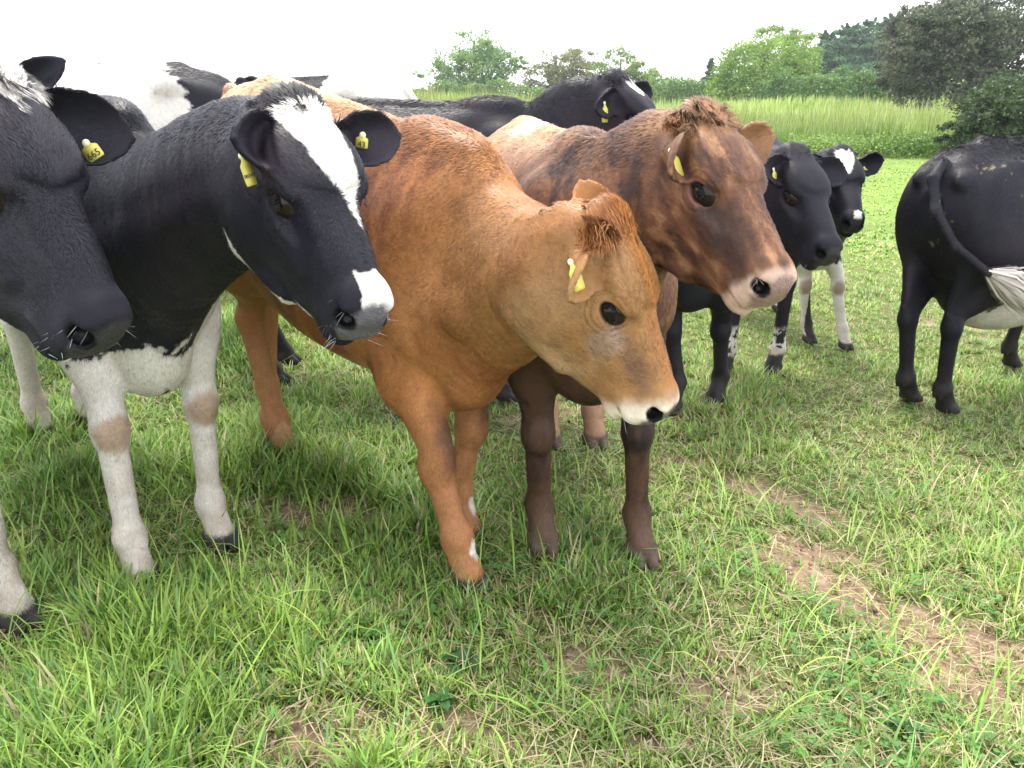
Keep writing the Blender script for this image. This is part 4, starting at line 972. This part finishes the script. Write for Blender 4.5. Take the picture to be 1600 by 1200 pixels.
def build_grass():
    rng = np.random.default_rng(77); parts = []
    def patch(n, y0, y1, tuft, lmin, lmax, wmin, wmax, nseg, straw=.08, gain=1.0, short=False):
        # tufts: clumps of blades sharing a root area; frustum shaped spread
        nt = n // tuft; y = y0 * (y1 / y0) ** (rng.random(nt) ** .85); x = rng.uniform(-1, 1, nt) * (y * .66 + .35)
        s = soil_mask(x, y); keep = rng.random(nt) > s * (.88 if not short else .45); x, y = x[keep], y[keep]; nt = len(x)
        P = np.stack([x, y, 0 * x], 1); big = sstep(-.12, .30, fbm(P, 1.1, 140) + .5 * fbm(P, 3.5, 141)); lush = sstep(.5, -.8, x) * .55 + .30 + .35 * sstep(1.9, 2.6, x)
        tl = (lmin + (lmax - lmin) * big * rng.uniform(.4, 1, nt)) * (.55 + .6 * lush)
        i = np.repeat(np.arange(nt), tuft); m = len(i)
        r = rng.exponential(.35, m) * (.018 + .25 * tl[i]); th = rng.uniform(0, 2 * math.pi, m)
        bx = x[i] + r * np.cos(th); by = y[i] + r * np.sin(th)
        az = th + rng.normal(0, .7, m); lean = rng.uniform(0, 2 * math.pi, nt)[i]; az = np.where(rng.random(m) < .35, lean + rng.normal(0, .5, m), az)
        L = tl[i] * rng.uniform(.45, 1.15, m); W = rng.uniform(wmin, wmax, m) * (.7 + .5 * L / lmax)
        tilt = np.abs(rng.normal(.30, .28, m)) + r * 3; curve = rng.gamma(2, .45, m)
        if short: tilt = np.abs(rng.normal(.8, .4, m))
        c = grass_colour(np.stack([bx, by, 0 * bx], 1), rng, straw)
        c = c * gain * (.85 + .3 * rng.random(nt))[i][:, None]
        parts.append(blades(bx, by, L, W, az, tilt, curve, c, rng, nseg))
    D_ = .4 if FAST_DEV else 1
    patch(int(170000 * D_), 1.0, 3.4, 11, .04, .18, .0042, .0105, 4, .13)
    patch(int(70000 * D_), 1.0, 3.4, 6, .02, .06, .0018, .0036, 2, .50, short=True)        # trampled straw and short stubble
    patch(int(150000 * D_), 3.2, 8.5, 12, .05, .15, .005, .009, 3, .12)
    patch(int(60000 * D_), 3.2, 9.0, 5, .03, .07, .005, .010, 2, .32, short=True)
    patch(int(190000 * D_), 8, 27.0, 8, .03, .065, .014, .032, 2, .10, gain=1.25)
    # long single blades in the foreground
    n = int(2600 * D_); y = rng.uniform(1.0, 3.3, n); x = rng.uniform(-1, 1, n) * (y * .64 + .3); k_ = (soil_mask(x, y) < .3); x, y = x[k_], y[k_]; n = len(x)
    parts.append(blades(x, y, rng.uniform(.12, .26, n), rng.uniform(.004, .0075, n), rng.uniform(0, 6.3, n), np.abs(rng.normal(.3, .3, n)), rng.gamma(2, .6, n), grass_colour(np.stack([x, y, 0 * x], 1), rng, .05) * 1.1, rng, 5))
    # fallen dead stalks
    n = int(15000 * D_); y = rng.uniform(1.0, 4.5, n); x = rng.uniform(-1, 1, n) * (y * .64 + .3)
    parts.append(blades(x, y, rng.uniform(.03, .13, n), rng.uniform(.0018, .0042, n), rng.uniform(0, 6.3, n), rng.uniform(1.2, 1.5, n), rng.normal(.1, .5, n), mixv(np.tile(STRAW, (n, 1)), BROWN, rng.random(n) ** 2), rng, 3, z0=ground_z(x, y) + rng.uniform(.004, .03, n)))
    V, Q, T, C, N = join(parts)
    up = np.array([0, 0, 1.0]); N = nrm_rows(N * .6 + np.sign(N[:, 2:3] + 1e-6) * up * .5)
    me = np_mesh('grass', V, Q, T, MGRASS, cols=np.clip(C, 0.01, .8)); me.normals_split_custom_set_from_vertices(N.astype(np.float32))
    tag(mesh_obj('grass', me), kind='stuff', label='rough green pasture grass in tufts with dead straw between')
    print('grass verts', len(V))
build_grass()

def build_crop():
    rng = np.random.default_rng(5); parts = []; D_ = .5 if FAST_DEV else 1
    def band(n, y0, y1, L0, L1, W, c0, c1, x0=-.2, x1=.72):
        y = y0 * (y1 / y0) ** rng.random(n); x = rng.uniform(x0, x1, n) * y
        P = np.stack([x, y, 0 * x], 1); h = fbm(P, .25, 150) + fbm(P, .9, 151) * .7
        y = y + np.where(y < y0 * 1.15, fbm(P, .3, 152) * 3, 0)
        L = (L0 + (L1 - L0) * rng.random(n)) * (1 + h * 1.0); c = mixv(np.tile(c0, (n, 1)), c1, sstep(-.2, .25, h + rng.normal(0, .15, n))) * rng.uniform(.75, 1.25, (n, 1))
        parts.append(blades(x, y, L, np.full(n, W) * rng.uniform(.6, 1.3, n) * (y / y0) ** .5, rng.uniform(0, 6.3, n), np.abs(rng.normal(.06, .10, n)), rng.gamma(2, .12, n), c, rng, 2, tipw=.3))
    band(int(80000 * D_), 27, 40, .6, 1.15, .030, np.array([.17, .28, .05]), np.array([.32, .42, .09]))
    band(int(36000 * D_), 38, 75, .6, 1.05, .07, np.array([.21, .33, .06]), np.array([.36, .46, .11]))
    band(int(9000 * D_), 27, 36, .9, 1.5, .035, np.array([.20, .26, .07]), np.array([.33, .36, .13]))
    V, Q, T, C, N = join(parts); N = nrm_rows(N * .7 + np.sign(N[:, 2:3] + 1e-6) * np.array([0, 0, .4]))
    me = np_mesh('crop', V, Q, T, MGRASS, cols=np.clip(C, .01, .8)); me.normals_split_custom_set_from_vertices(N.astype(np.float32))
    tag(mesh_obj('tall_crop', me), kind='stuff', label='tall pale green crop standing at the far side of the pasture')
build_crop()

# ------------------------------------------------------------------ trees
def px_ray(u, v, y):
    """point at ground distance y seen at pixel (u, v) of the 1600x1200 photograph"""
    d = np.array([0, math.cos(CAM_P), -math.sin(CAM_P)]) + (u - 800) / CAM_F * np.array([1, 0, 0]) + (600 - v) / CAM_F * np.array([0, math.sin(CAM_P), math.cos(CAM_P)])
    return CAM_C + d * (y / d[1])
def tube(pts, rr, n=7):
    pts = np.array(pts); V = []; Q = []
    for i, p in enumerate(pts):
        t = nrm(pts[min(i + 1, len(pts) - 1)] - pts[max(i - 1, 0)]); a = nrm(np.cross(t, [.3, .9, .2])); b = np.cross(t, a)
        for j in range(n): q = 2 * math.pi * j / n; V.append(p + rr[i] * (a * math.cos(q) + b * math.sin(q)))
    for i in range(len(pts) - 1):
        for j in range(n): Q.append((i * n + j, i * n + (j + 1) % n, (i + 1) * n + (j + 1) % n, (i + 1) * n + j))
    return np.array(V), np.array(Q)
def leaf_cards(P, N, size, rng, cols):
    n = len(P); a = nrm_rows(np.cross(N, rng.normal(0, 1, (n, 3)))); b = np.cross(N, a); s = size * rng.uniform(.5, 1.2, n)
    r = [P + (a * x + b * y * .62) * s[:, None] for x, y in ((-.5, 0), (0, -.5), (.5, 0), (0, .5))]
    V = np.stack(r, 1).reshape(-1, 3); q = (np.arange(n) * 4)[:, None] + np.array([[0, 1, 2, 3]])
    return V, q, np.repeat(cols, 4, 0)
def make_tree(name, base, blobs, nleaf, leaf, col, col2, trunk_r, rng, label, group, clump=None, trunk_col=(.09, .07, .055), limbs=14, loose=1.0, trunk_lean=0):
    """blobs: list of (dx, dy, z, rx, ry, rz) ellipsoids relative to the base"""
    root = empty(name, base); tag(root, label, 'tree', group)
    B = np.array(blobs, float); vol = B[:, 3] * B[:, 4] * B[:, 5]; vol = vol ** .75
    nc = max(12, int(nleaf / 60)); k_ = rng.choice(len(B), nc, p=vol / vol.sum())
    d = nrm_rows(rng.normal(0, 1, (nc, 3))); rad_ = rng.uniform(.45, 1.0, nc) ** .5
    cen = B[k_, :3] + d * B[k_, 3:6] * rad_[:, None]; cs = (clump or .16) * B[k_, 3:6].mean(1) * rng.uniform(.7, 1.5, nc)
    # trunk and limbs
    top = (B[:, 2] * vol).sum() / vol.sum(); V, Q = [], []; off = 0
    tp = [np.array([0, 0, -.3]), np.array([trunk_lean * .3, 0, top * .3]), np.array([trunk_lean * .6, 0, top * .62]), np.array([trunk_lean, 0, B[:, 2].max() + B[:, 5].max() * .3])]
    v, q = tube(tp, [trunk_r * 1.25, trunk_r, trunk_r * .75, trunk_r * .2]); V.append(v); Q.append(q); off += len(v)
    for c in rng.choice(nc, min(limbs, nc), replace=False):
        e = cen[c]; t = rng.uniform(.25, .75); s0 = tp[1] * (1 - t) + tp[2] * t; s0 = s0 + (tp[2] - tp[1]) * rng.uniform(0, .3); mid = s0 * .5 + e * .5 + np.array([0, 0, -.06 * np.linalg.norm(e - s0)]) + rng.normal(0, .05, 3) * np.linalg.norm(e - s0)
        v, q = tube([s0, mid, e], [trunk_r * .42, trunk_r * .26, trunk_r * .08], 5); V.append(v); Q.append(q + off); off += len(v)
        for _ in range(2):
            e2 = cen[rng.integers(nc)]; 
            if np.linalg.norm(e2 - mid) < np.linalg.norm(e - s0) * .8: v, q = tube([mid, (mid + e2) / 2, e2], [trunk_r * .2, trunk_r * .12, trunk_r * .05], 4); V.append(v); Q.append(q + off); off += len(v)
    V = np.concatenate(V); Q = np.concatenate(Q)
    mesh_obj('trunk', np_mesh('trunk', V, quads=Q, mat=MBARK, cols=np.tile(np.array(trunk_col), (len(V), 1))), root)
    ci = rng.integers(0, nc, nleaf); P = cen[ci] + nrm_rows(rng.normal(0, 1, (nleaf, 3))) * (cs[ci] * rng.random(nleaf) ** .45)[:, None] * np.array([1.25, 1.25, .7]) * loose
    Nn = nrm_rows(rng.normal(0, 1, (nleaf, 3)) + np.array([0, 0, .9]))
    cc = mixv(np.tile(np.array(col), (nleaf, 1)), np.array(col2), np.clip(rng.normal(.5, .35, nc)[ci] + rng.normal(0, .2, nleaf), 0, 1)) * rng.uniform(.8, 1.2, (nleaf, 1))
    v, q, c = leaf_cards(P, Nn, leaf, rng, cc)
    me = np_mesh('crown', v, quads=q, mat=MLEAF, cols=np.clip(c, .01, .6), smooth=False)
    mesh_obj('crown', me, root); return root
def tree_px(name, y, blobs_px, base_px, depth_k=.8, **k):
    """blobs_px: (u, v, ru, rv) in photo pixels at distance y; made into ellipsoids with depth"""
    bx = px_ray(base_px, 150, y)[0]; base = np.array([bx, y, float(ground_z(bx, y)) - .1]); rng = np.random.default_rng(int(base_px) + 3)
    s = y / CAM_F / .98; bl = []
    for (u, v, ru, rv) in blobs_px:
        p = px_ray(u, v, y); bl.append((p[0] - base[0], rng.uniform(-.3, .3) * ru * s, p[2] - base[2], ru * s, ru * s * depth_k, rv * s))
    return make_tree(name, base, bl, rng=rng, **k)
TG = 'trees beyond the pasture'
S_ = .5 if FAST_DEV else 1
tree_px('oak_tree', 110, [(740, 72, 34, 22), (705, 95, 30, 18), (778, 98, 36, 20), (740, 105, 50, 26), (672, 118, 22, 9), (812, 100, 14, 12), (740, 140, 60, 16), (700, 130, 28, 14), (775, 130, 26, 12)], 742, nleaf=int(15000 * S_), leaf=.34,
        col=(.13, .25, .07), col2=(.26, .38, .12), trunk_r=.42, label='lone round oak tree against the white sky at the centre', group=TG, clump=.30, loose=1.0)
tree_px('oak_tree', 120, [(875, 100, 36, 20), (855, 122, 34, 20), (905, 92, 30, 14), (835, 140, 26, 14), (890, 130, 40, 20)], 868, nleaf=int(9000 * S_), leaf=.36,
        col=(.17, .19, .085), col2=(.27, .27, .12), trunk_r=.40, label='brownish half leafed oak tree just behind the far black cow', group=TG, clump=.26, loose=1.1, limbs=26)
tree_px('oak_tree', 118, [(965, 98, 34, 20), (940, 112, 28, 20), (1000, 118, 28, 20), (970, 130, 50, 20), (1000, 142, 30, 12)], 968, nleaf=int(9000 * S_), leaf=.36,
        col=(.15, .24, .055), col2=(.26, .34, .085), trunk_r=.42, label='yellow green oak tree right of the brownish one, sky showing through it', group=TG, clump=.26, loose=1.1, limbs=26)
tree_px('bush', 105, [(1045, 135, 26, 18), (1070, 142, 30, 16), (1032, 148, 22, 12)], 1050, nleaf=int(5000 * S_), leaf=.30, col=(.10, .22, .045), col2=(.19, .30, .07), trunk_r=.15, label='low bright green bush between the oak trees and the pine', group=TG, clump=.3)
tree_px('round_tree', 85, [(1190, 105, 62, 42), (1150, 120, 36, 34), (1235, 112, 44, 38), (1190, 138, 72, 30), (1170, 150, 50, 18)], 1190, nleaf=int(20000 * S_), leaf=.30, col=(.13, .25, .035), col2=(.26, .38, .06),
        trunk_r=.45, label='broad rounded bright green tree behind the crop field', group=TG, clump=.24)
tree_px('tall_tree', 100, [(1210, 66, 34, 24), (1250, 72, 30, 22), (1185, 88, 24, 16), (1235, 92, 44, 20)], 1222, nleaf=int(9000 * S_), leaf=.30, col=(.18, .29, .055), col2=(.32, .42, .10),
        trunk_r=.32, label='taller yellowish tree rising behind the rounded tree', group=TG, clump=.26)
tree_px('bush', 78, [(1315, 126, 28, 18), (1345, 138, 26, 14), (1285, 140, 24, 14)], 1315, nleaf=int(6000 * S_), leaf=.24, col=(.075, .17, .040), col2=(.13, .25, .06), trunk_r=.15, label='round green bush growing from the hedge below the conifers', group=TG, clump=.3)
def conifer(y, u, vtop, wpx, label, seed, n=16000, col=(.05, .125, .060), col2=(.10, .21, .095)):
    rng = np.random.default_rng(seed); n = int(n * S_)
    b = px_ray(u, 150, y); top = px_ray(u, vtop, y)[2]; base = np.array([b[0], y, float(ground_z(b[0], y)) - .1]); H = top - base[2]; R = wpx * y / CAM_F
    root = empty('pine_tree', base); tag(root, label, 'tree', TG)
    v, q = tube([(0, 0, -.3), (0, 0, H * .5), (0, 0, H * .98)], [H * .022, H * .014, .02], 6)
    mesh_obj('trunk', np_mesh('trunk', v, quads=q, mat=MBARK, cols=np.tile(np.array((.10, .07, .05)), (len(v), 1))), root)
    nb = int(40 + H * 8); bz = rng.random(nb) ** 1.1; ba = rng.uniform(0, 6.283, nb); bl = R * (1 - bz ** 2.2 * .90) * rng.uniform(.6, 1.1, nb)
    i = rng.integers(0, nb, n); t = rng.random(n) ** .6; r = bl[i] * t; w = bl[i] * .17 * (1.25 - t)
    P = np.stack([np.cos(ba[i]) * r, np.sin(ba[i]) * r, H * (.16 + .84 * bz[i]) - r * .30 + .12 * R * t ** 2], 1) + rng.normal(0, 1, (n, 3)) * w[:, None] * np.array([1, 1, .4])
    cc = mixv(np.tile(np.array(col), (n, 1)), np.array(col2), np.clip(rng.normal(.4, .3, nb)[i] + t * .25, 0, 1)) * rng.uniform(.75, 1.2, (n, 1))
    V, Q, C = leaf_cards(P, nrm_rows(rng.normal(0, 1, (n, 3)) + np.array([0, 0, .8])), .42, rng, cc)
    mesh_obj('crown', np_mesh('crown', V, quads=Q, mat=MLEAF, cols=np.clip(C, .01, .6), smooth=False), root)
conifer(115, 1108, 92, 17, 'small dark pine tree left of the rounded green tree', 1, 3500)
for (y, u, vt, w, lb) in ((125, 1285, 55, 77, 'pine tree leftmost of the pine stand beside the yellowish tree'), (120, 1318, 42, 82, 'pine tree second from the left in the pine stand'), (128, 1350, 34, 82, 'pine tree in the middle of the pine stand'),
                          (118, 1382, 29, 82, 'tall pine tree where the stand meets the dark tree'), (122, 1414, 22, 82, 'tallest pine tree, half hidden by the big dark tree'), (124, 1448, 12, 82, 'pine tree hidden behind the big dark tree, only its top in view')):
    conifer(y, u, vt, w, lb, int(u))
tree_px('dark_tree', 48, [(1470, 45, 60, 34), (1500, 60, 80, 50), (1450, 95, 62, 50), (1540, 40, 90, 50), (1560, 110, 90, 70), (1490, 140, 80, 50), (1435, 60, 50, 38), (1412, 100, 40, 40), (1440, 135, 44, 30), (1520, 180, 50, 34), (1590, 190, 70, 50), (1550, 180, 70, 50), (1620, 60, 90, 70), (1480, 30, 60, 30)], 1520, nleaf=int(64000 * S_), leaf=.19, col=(.060, .085, .045), col2=(.15, .165, .095),
        trunk_r=.5, label='large dark grey green tree filling the top right corner', group=TG, clump=.17, loose=1.1)
tree_px('dark_tree', 62, [(1405, 75, 30, 42), (1425, 45, 34, 34), (1400, 115, 26, 26)], 1412, nleaf=int(11000 * S_), leaf=.22, col=(.055, .065, .040), col2=(.10, .11, .065),
        trunk_r=.3, label='brownish dark tree between the pines and the large dark tree', group=TG, clump=.22)
tree_px('bush', 24, [(1540, 205, 50, 36), (1600, 180, 80, 56), (1500, 215, 34, 26), (1640, 215, 80, 36), (1560, 225, 60, 22)], 1560, nleaf=int(26000 * S_), leaf=.12, col=(.030, .060, .022), col2=(.075, .12, .042), trunk_r=.1, label='dark leafy bush at the foot of the large dark tree', group=TG, clump=.22)

def hedge(p0, p1, h, w, n, col, col2, label, seed, leaf):
    rng = np.random.default_rng(seed); n = int(n * S_); t = rng.random(n); x = p0[0] + (p1[0] - p0[0]) * t; y = p0[1] + (p1[1] - p0[1]) * t
    z0 = ground_z(x, y); P2 = np.stack([x, y, 0 * x], 1); hh = h * (1 + .9 * fbm(P2, .25, 160) + .8 * fbm(P2, .8, 161)); f = rng.random(n) ** .6
    dn = nrm(np.array([-(p1[1] - p0[1]), p1[0] - p0[0], 0])); off = rng.uniform(-1, 1, n) * w * (1 - .5 * f ** 2)
    P = np.stack([x, y, z0 + hh * f], 1) + dn * off[:, None] + rng.normal(0, .08, (n, 3))
    cc = mixv(np.tile(np.array(col), (n, 1)), np.array(col2), sstep(-.2, .25, fbm(P, .7, 163) + rng.normal(0, .12, n))) * rng.uniform(.8, 1.2, (n, 1))
    V, Q, C = leaf_cards(P, nrm_rows(rng.normal(0, 1, (n, 3)) + np.array([0, -.3, .8])), leaf, rng, cc); c0 = np.array([(p0[0] + p1[0]) / 2, (p0[1] + p1[1]) / 2, 0])
    o = mesh_obj('hedge', np_mesh('hedge', V - c0, quads=Q, mat=MLEAF, cols=np.clip(C, .01, .6), smooth=False)); o.location = c0
    tag(o, label, 'hedge', 'field hedges')
a, b = px_ray(1170, 150, 82), px_ray(1470, 150, 62); hedge(a, b, 2.3, 1.1, 20000, (.08, .17, .04), (.16, .27, .065), 'hedge climbing to the right above the crop field', 3, .24)
a, b = px_ray(560, 150, 100), px_ray(1185, 150, 96); hedge(a, b, 2.0, 1.2, 20000, (.12, .22, .05), (.21, .31, .08), 'long low hedge under the oak trees at the far field edge', 4, .30)
a, b = px_ray(-300, 150, 120), px_ray(600, 150, 112); hedge(a, b, 1.8, 1.2, 9000, (.10, .19, .05), (.18, .28, .08), 'far hedge running left behind the cows', 6, .34)
a, b = px_ray(1240, 150, 27.5), px_ray(1720, 150, 24.5); hedge(a, b, .40, 1.3, 16000, (.12, .22, .04), (.24, .35, .08), 'rough weedy hedge at the foot of the crop field', 5, .10)

# broad leaved weeds in the turf
def weed(px, py, n, size, label, seed, col=(.055, .16, .04)):
    rng = np.random.default_rng(seed); V, Q, C = [], [], []; off = 0
    for i in range(n):
        a = rng.uniform(0, 6.283); el = rng.uniform(.25, 1.1); L = size * rng.uniform(.6, 1.1); w = L * .28; d = np.array([math.cos(a), math.sin(a), 0]); s = np.array([-d[1], d[0], 0]); pts = []
        p = np.array([0, 0, .01]); e = el
        for j in range(6):
            f = j / 5; ww = w * math.sin(math.pi * min(1, .12 + f * .88)) ** .8 * (1 + .15 * rng.normal()); n_ = -d * math.sin(e) + np.array([0, 0, 1]) * math.cos(e)
            V += [p - s * ww + n_ * ww * .35, p, p + s * ww + n_ * ww * .35]; p = p + (d * math.cos(e) + np.array([0, 0, 1]) * math.sin(e)) * L / 5; e -= .32
        for j in range(5):
            for m in range(2): k_ = off + j * 3 + m; Q.append((k_, k_ + 1, k_ + 4, k_ + 3))
        off += 18; C += [np.array(col) * rng.uniform(.75, 1.3)] * 18
    o = mesh_obj('broadleaf_weed', np_mesh('weed', np.array(V), quads=np.array(Q), mat=MLEAF, cols=np.array(C))); o.location = (px, py, float(ground_z(px, py))); tag(o, label, 'weed', 'weeds in the turf')
weed(-.33, 2.52, 9, .085, 'pale broad leaved weed behind the ginger cow foreleg', 1, (.10, .20, .08))
weed(-.12, 1.80, 14, .060, 'dark broad leaved weed in front of the ginger cow hoof', 2, (.05, .12, .035))
weed(-.16, 1.66, 10, .05, 'small leafy weed nearest the bare patch at the bottom centre', 3)
weed(.92, 1.72, 10, .055, 'broad leaved weed beside the bare soil at the right', 4)
weed(-1.02, 1.95, 7, .045, 'small round leaved weed by the white foreleg', 5, (.07, .17, .04))

def build_clover():
    rng = np.random.default_rng(31); n = 5200; y = 1.0 * 4.2 ** rng.random(n); x = rng.uniform(-1, 1, n) * (y * .64 + .3); P = np.stack([x, y, 0 * x], 1)
    k_ = (fbm(P, 2.2, 301) > .04) & (soil_mask(x, y) < .5); x, y = x[k_], y[k_]; n = len(x); z = ground_z(x, y) + rng.uniform(.012, .045, n); V = []; C = []
    a0 = rng.uniform(0, 6.283, n); s_ = rng.uniform(.006, .011, n); col = mixv(np.tile(np.array([.07, .20, .045]), (n, 1)), np.array([.16, .32, .07]), rng.random(n))
    Q = []; off = 0
    for j in range(3):
        a = a0 + j * 2.094; d = np.stack([np.cos(a), np.sin(a), rng.uniform(-.2, .5, n)], 1); t = np.stack([-np.sin(a), np.cos(a), 0 * a], 1); c = np.stack([x, y, z], 1)
        r = [c, c + d * s_[:, None] * 1.1 + t * s_[:, None] * .8, c + d * s_[:, None] * 2, c + d * s_[:, None] * 1.1 - t * s_[:, None] * .8]
        V.append(np.stack(r, 1).reshape(-1, 3)); Q.append(off + (np.arange(n) * 4)[:, None] + np.array([[0, 1, 2, 3]])); off += n * 4; C.append(np.repeat(col, 4, 0))
    tag(mesh_obj('clover', np_mesh('clover', np.concatenate(V), quads=np.concatenate(Q), mat=MLEAF, cols=np.concatenate(C), smooth=False)), kind='stuff', label='small clover leaves low in the turf')
build_clover()
def build_clods():
    rng = np.random.default_rng(41); n = 26000; y = 1.0 * 4.2 ** rng.random(n); x = rng.uniform(-1, 1, n) * (y * .64 + .3); k_ = rng.random(n) < soil_mask(x, y) ** 1.5 * .8
    x, y = x[k_], y[k_]; n = len(x); r = rng.gamma(2, .0021, n).clip(.0015, .016); base = np.array([(1, 0, 0), (-1, 0, 0), (0, 1, 0), (0, -1, 0), (0, 0, 1), (0, 0, -1)], float)
    T = np.array([(0, 2, 4), (2, 1, 4), (1, 3, 4), (3, 0, 4), (2, 0, 5), (1, 2, 5), (3, 1, 5), (0, 3, 5)])
    V = base[None] * (r[:, None] * rng.uniform(.6, 1.3, (n, 6)))[:, :, None] * np.array([1, 1, .65]); a = rng.uniform(0, 6.283, n); ca, sa = np.cos(a)[:, None], np.sin(a)[:, None]
    V = np.stack([V[:, :, 0] * ca - V[:, :, 1] * sa, V[:, :, 0] * sa + V[:, :, 1] * ca, V[:, :, 2]], -1) + np.stack([x, y, ground_z(x, y) + 0 * r], 1)[:, None, :]
    col = mixv(np.tile(np.array([.24, .16, .105]), (n, 1)), np.array([.42, .33, .25]), rng.random(n)) * rng.uniform(.7, 1.2, (n, 1))
    tag(mesh_obj('soil_crumbs', np_mesh('soil_crumbs', V.reshape(-1, 3), tris=((np.arange(n) * 6)[:, None, None] + T[None]).reshape(-1, 3), mat=MBARK, cols=np.repeat(col, 6, 0), smooth=False)), kind='stuff', label='crumbs of dry reddish soil on the bare patches')
build_clods()
print('total', time.time() - T0)

# ------------------------------------------------------------------ damp air between the camera and the far trees
def build_haze():
    x0, x1, y0, y1, z0, z1 = -950, 950, -8, 960, -4.0, 45
    V = np.array([(x, y, z) for x in (x0, x1) for y in (y0, y1) for z in (z0, z1)], float)
    Q = np.array([(0, 1, 3, 2), (4, 6, 7, 5), (0, 4, 5, 1), (2, 3, 7, 6), (0, 2, 6, 4), (1, 5, 7, 3)])
    m = bpy.data.materials.new('haze'); m.use_nodes = True; t = m.node_tree; t.nodes.clear()
    v = t.nodes.new('ShaderNodeVolumePrincipled'); v.inputs['Color'].default_value = (.93, .95, 1, 1); v.inputs['Density'].default_value = HAZE; v.inputs['Anisotropy'].default_value = .3
    o = t.nodes.new('ShaderNodeOutputMaterial'); t.links.new(v.outputs[0], o.inputs['Volume'])
    tag(mesh_obj('haze', np_mesh('haze', V, quads=Q, mat=m, smooth=False)), kind='stuff', label='thin pale haze in the air')
HAZE = float(os.environ.get('HAZE', .0005))
if HAZE: build_haze()
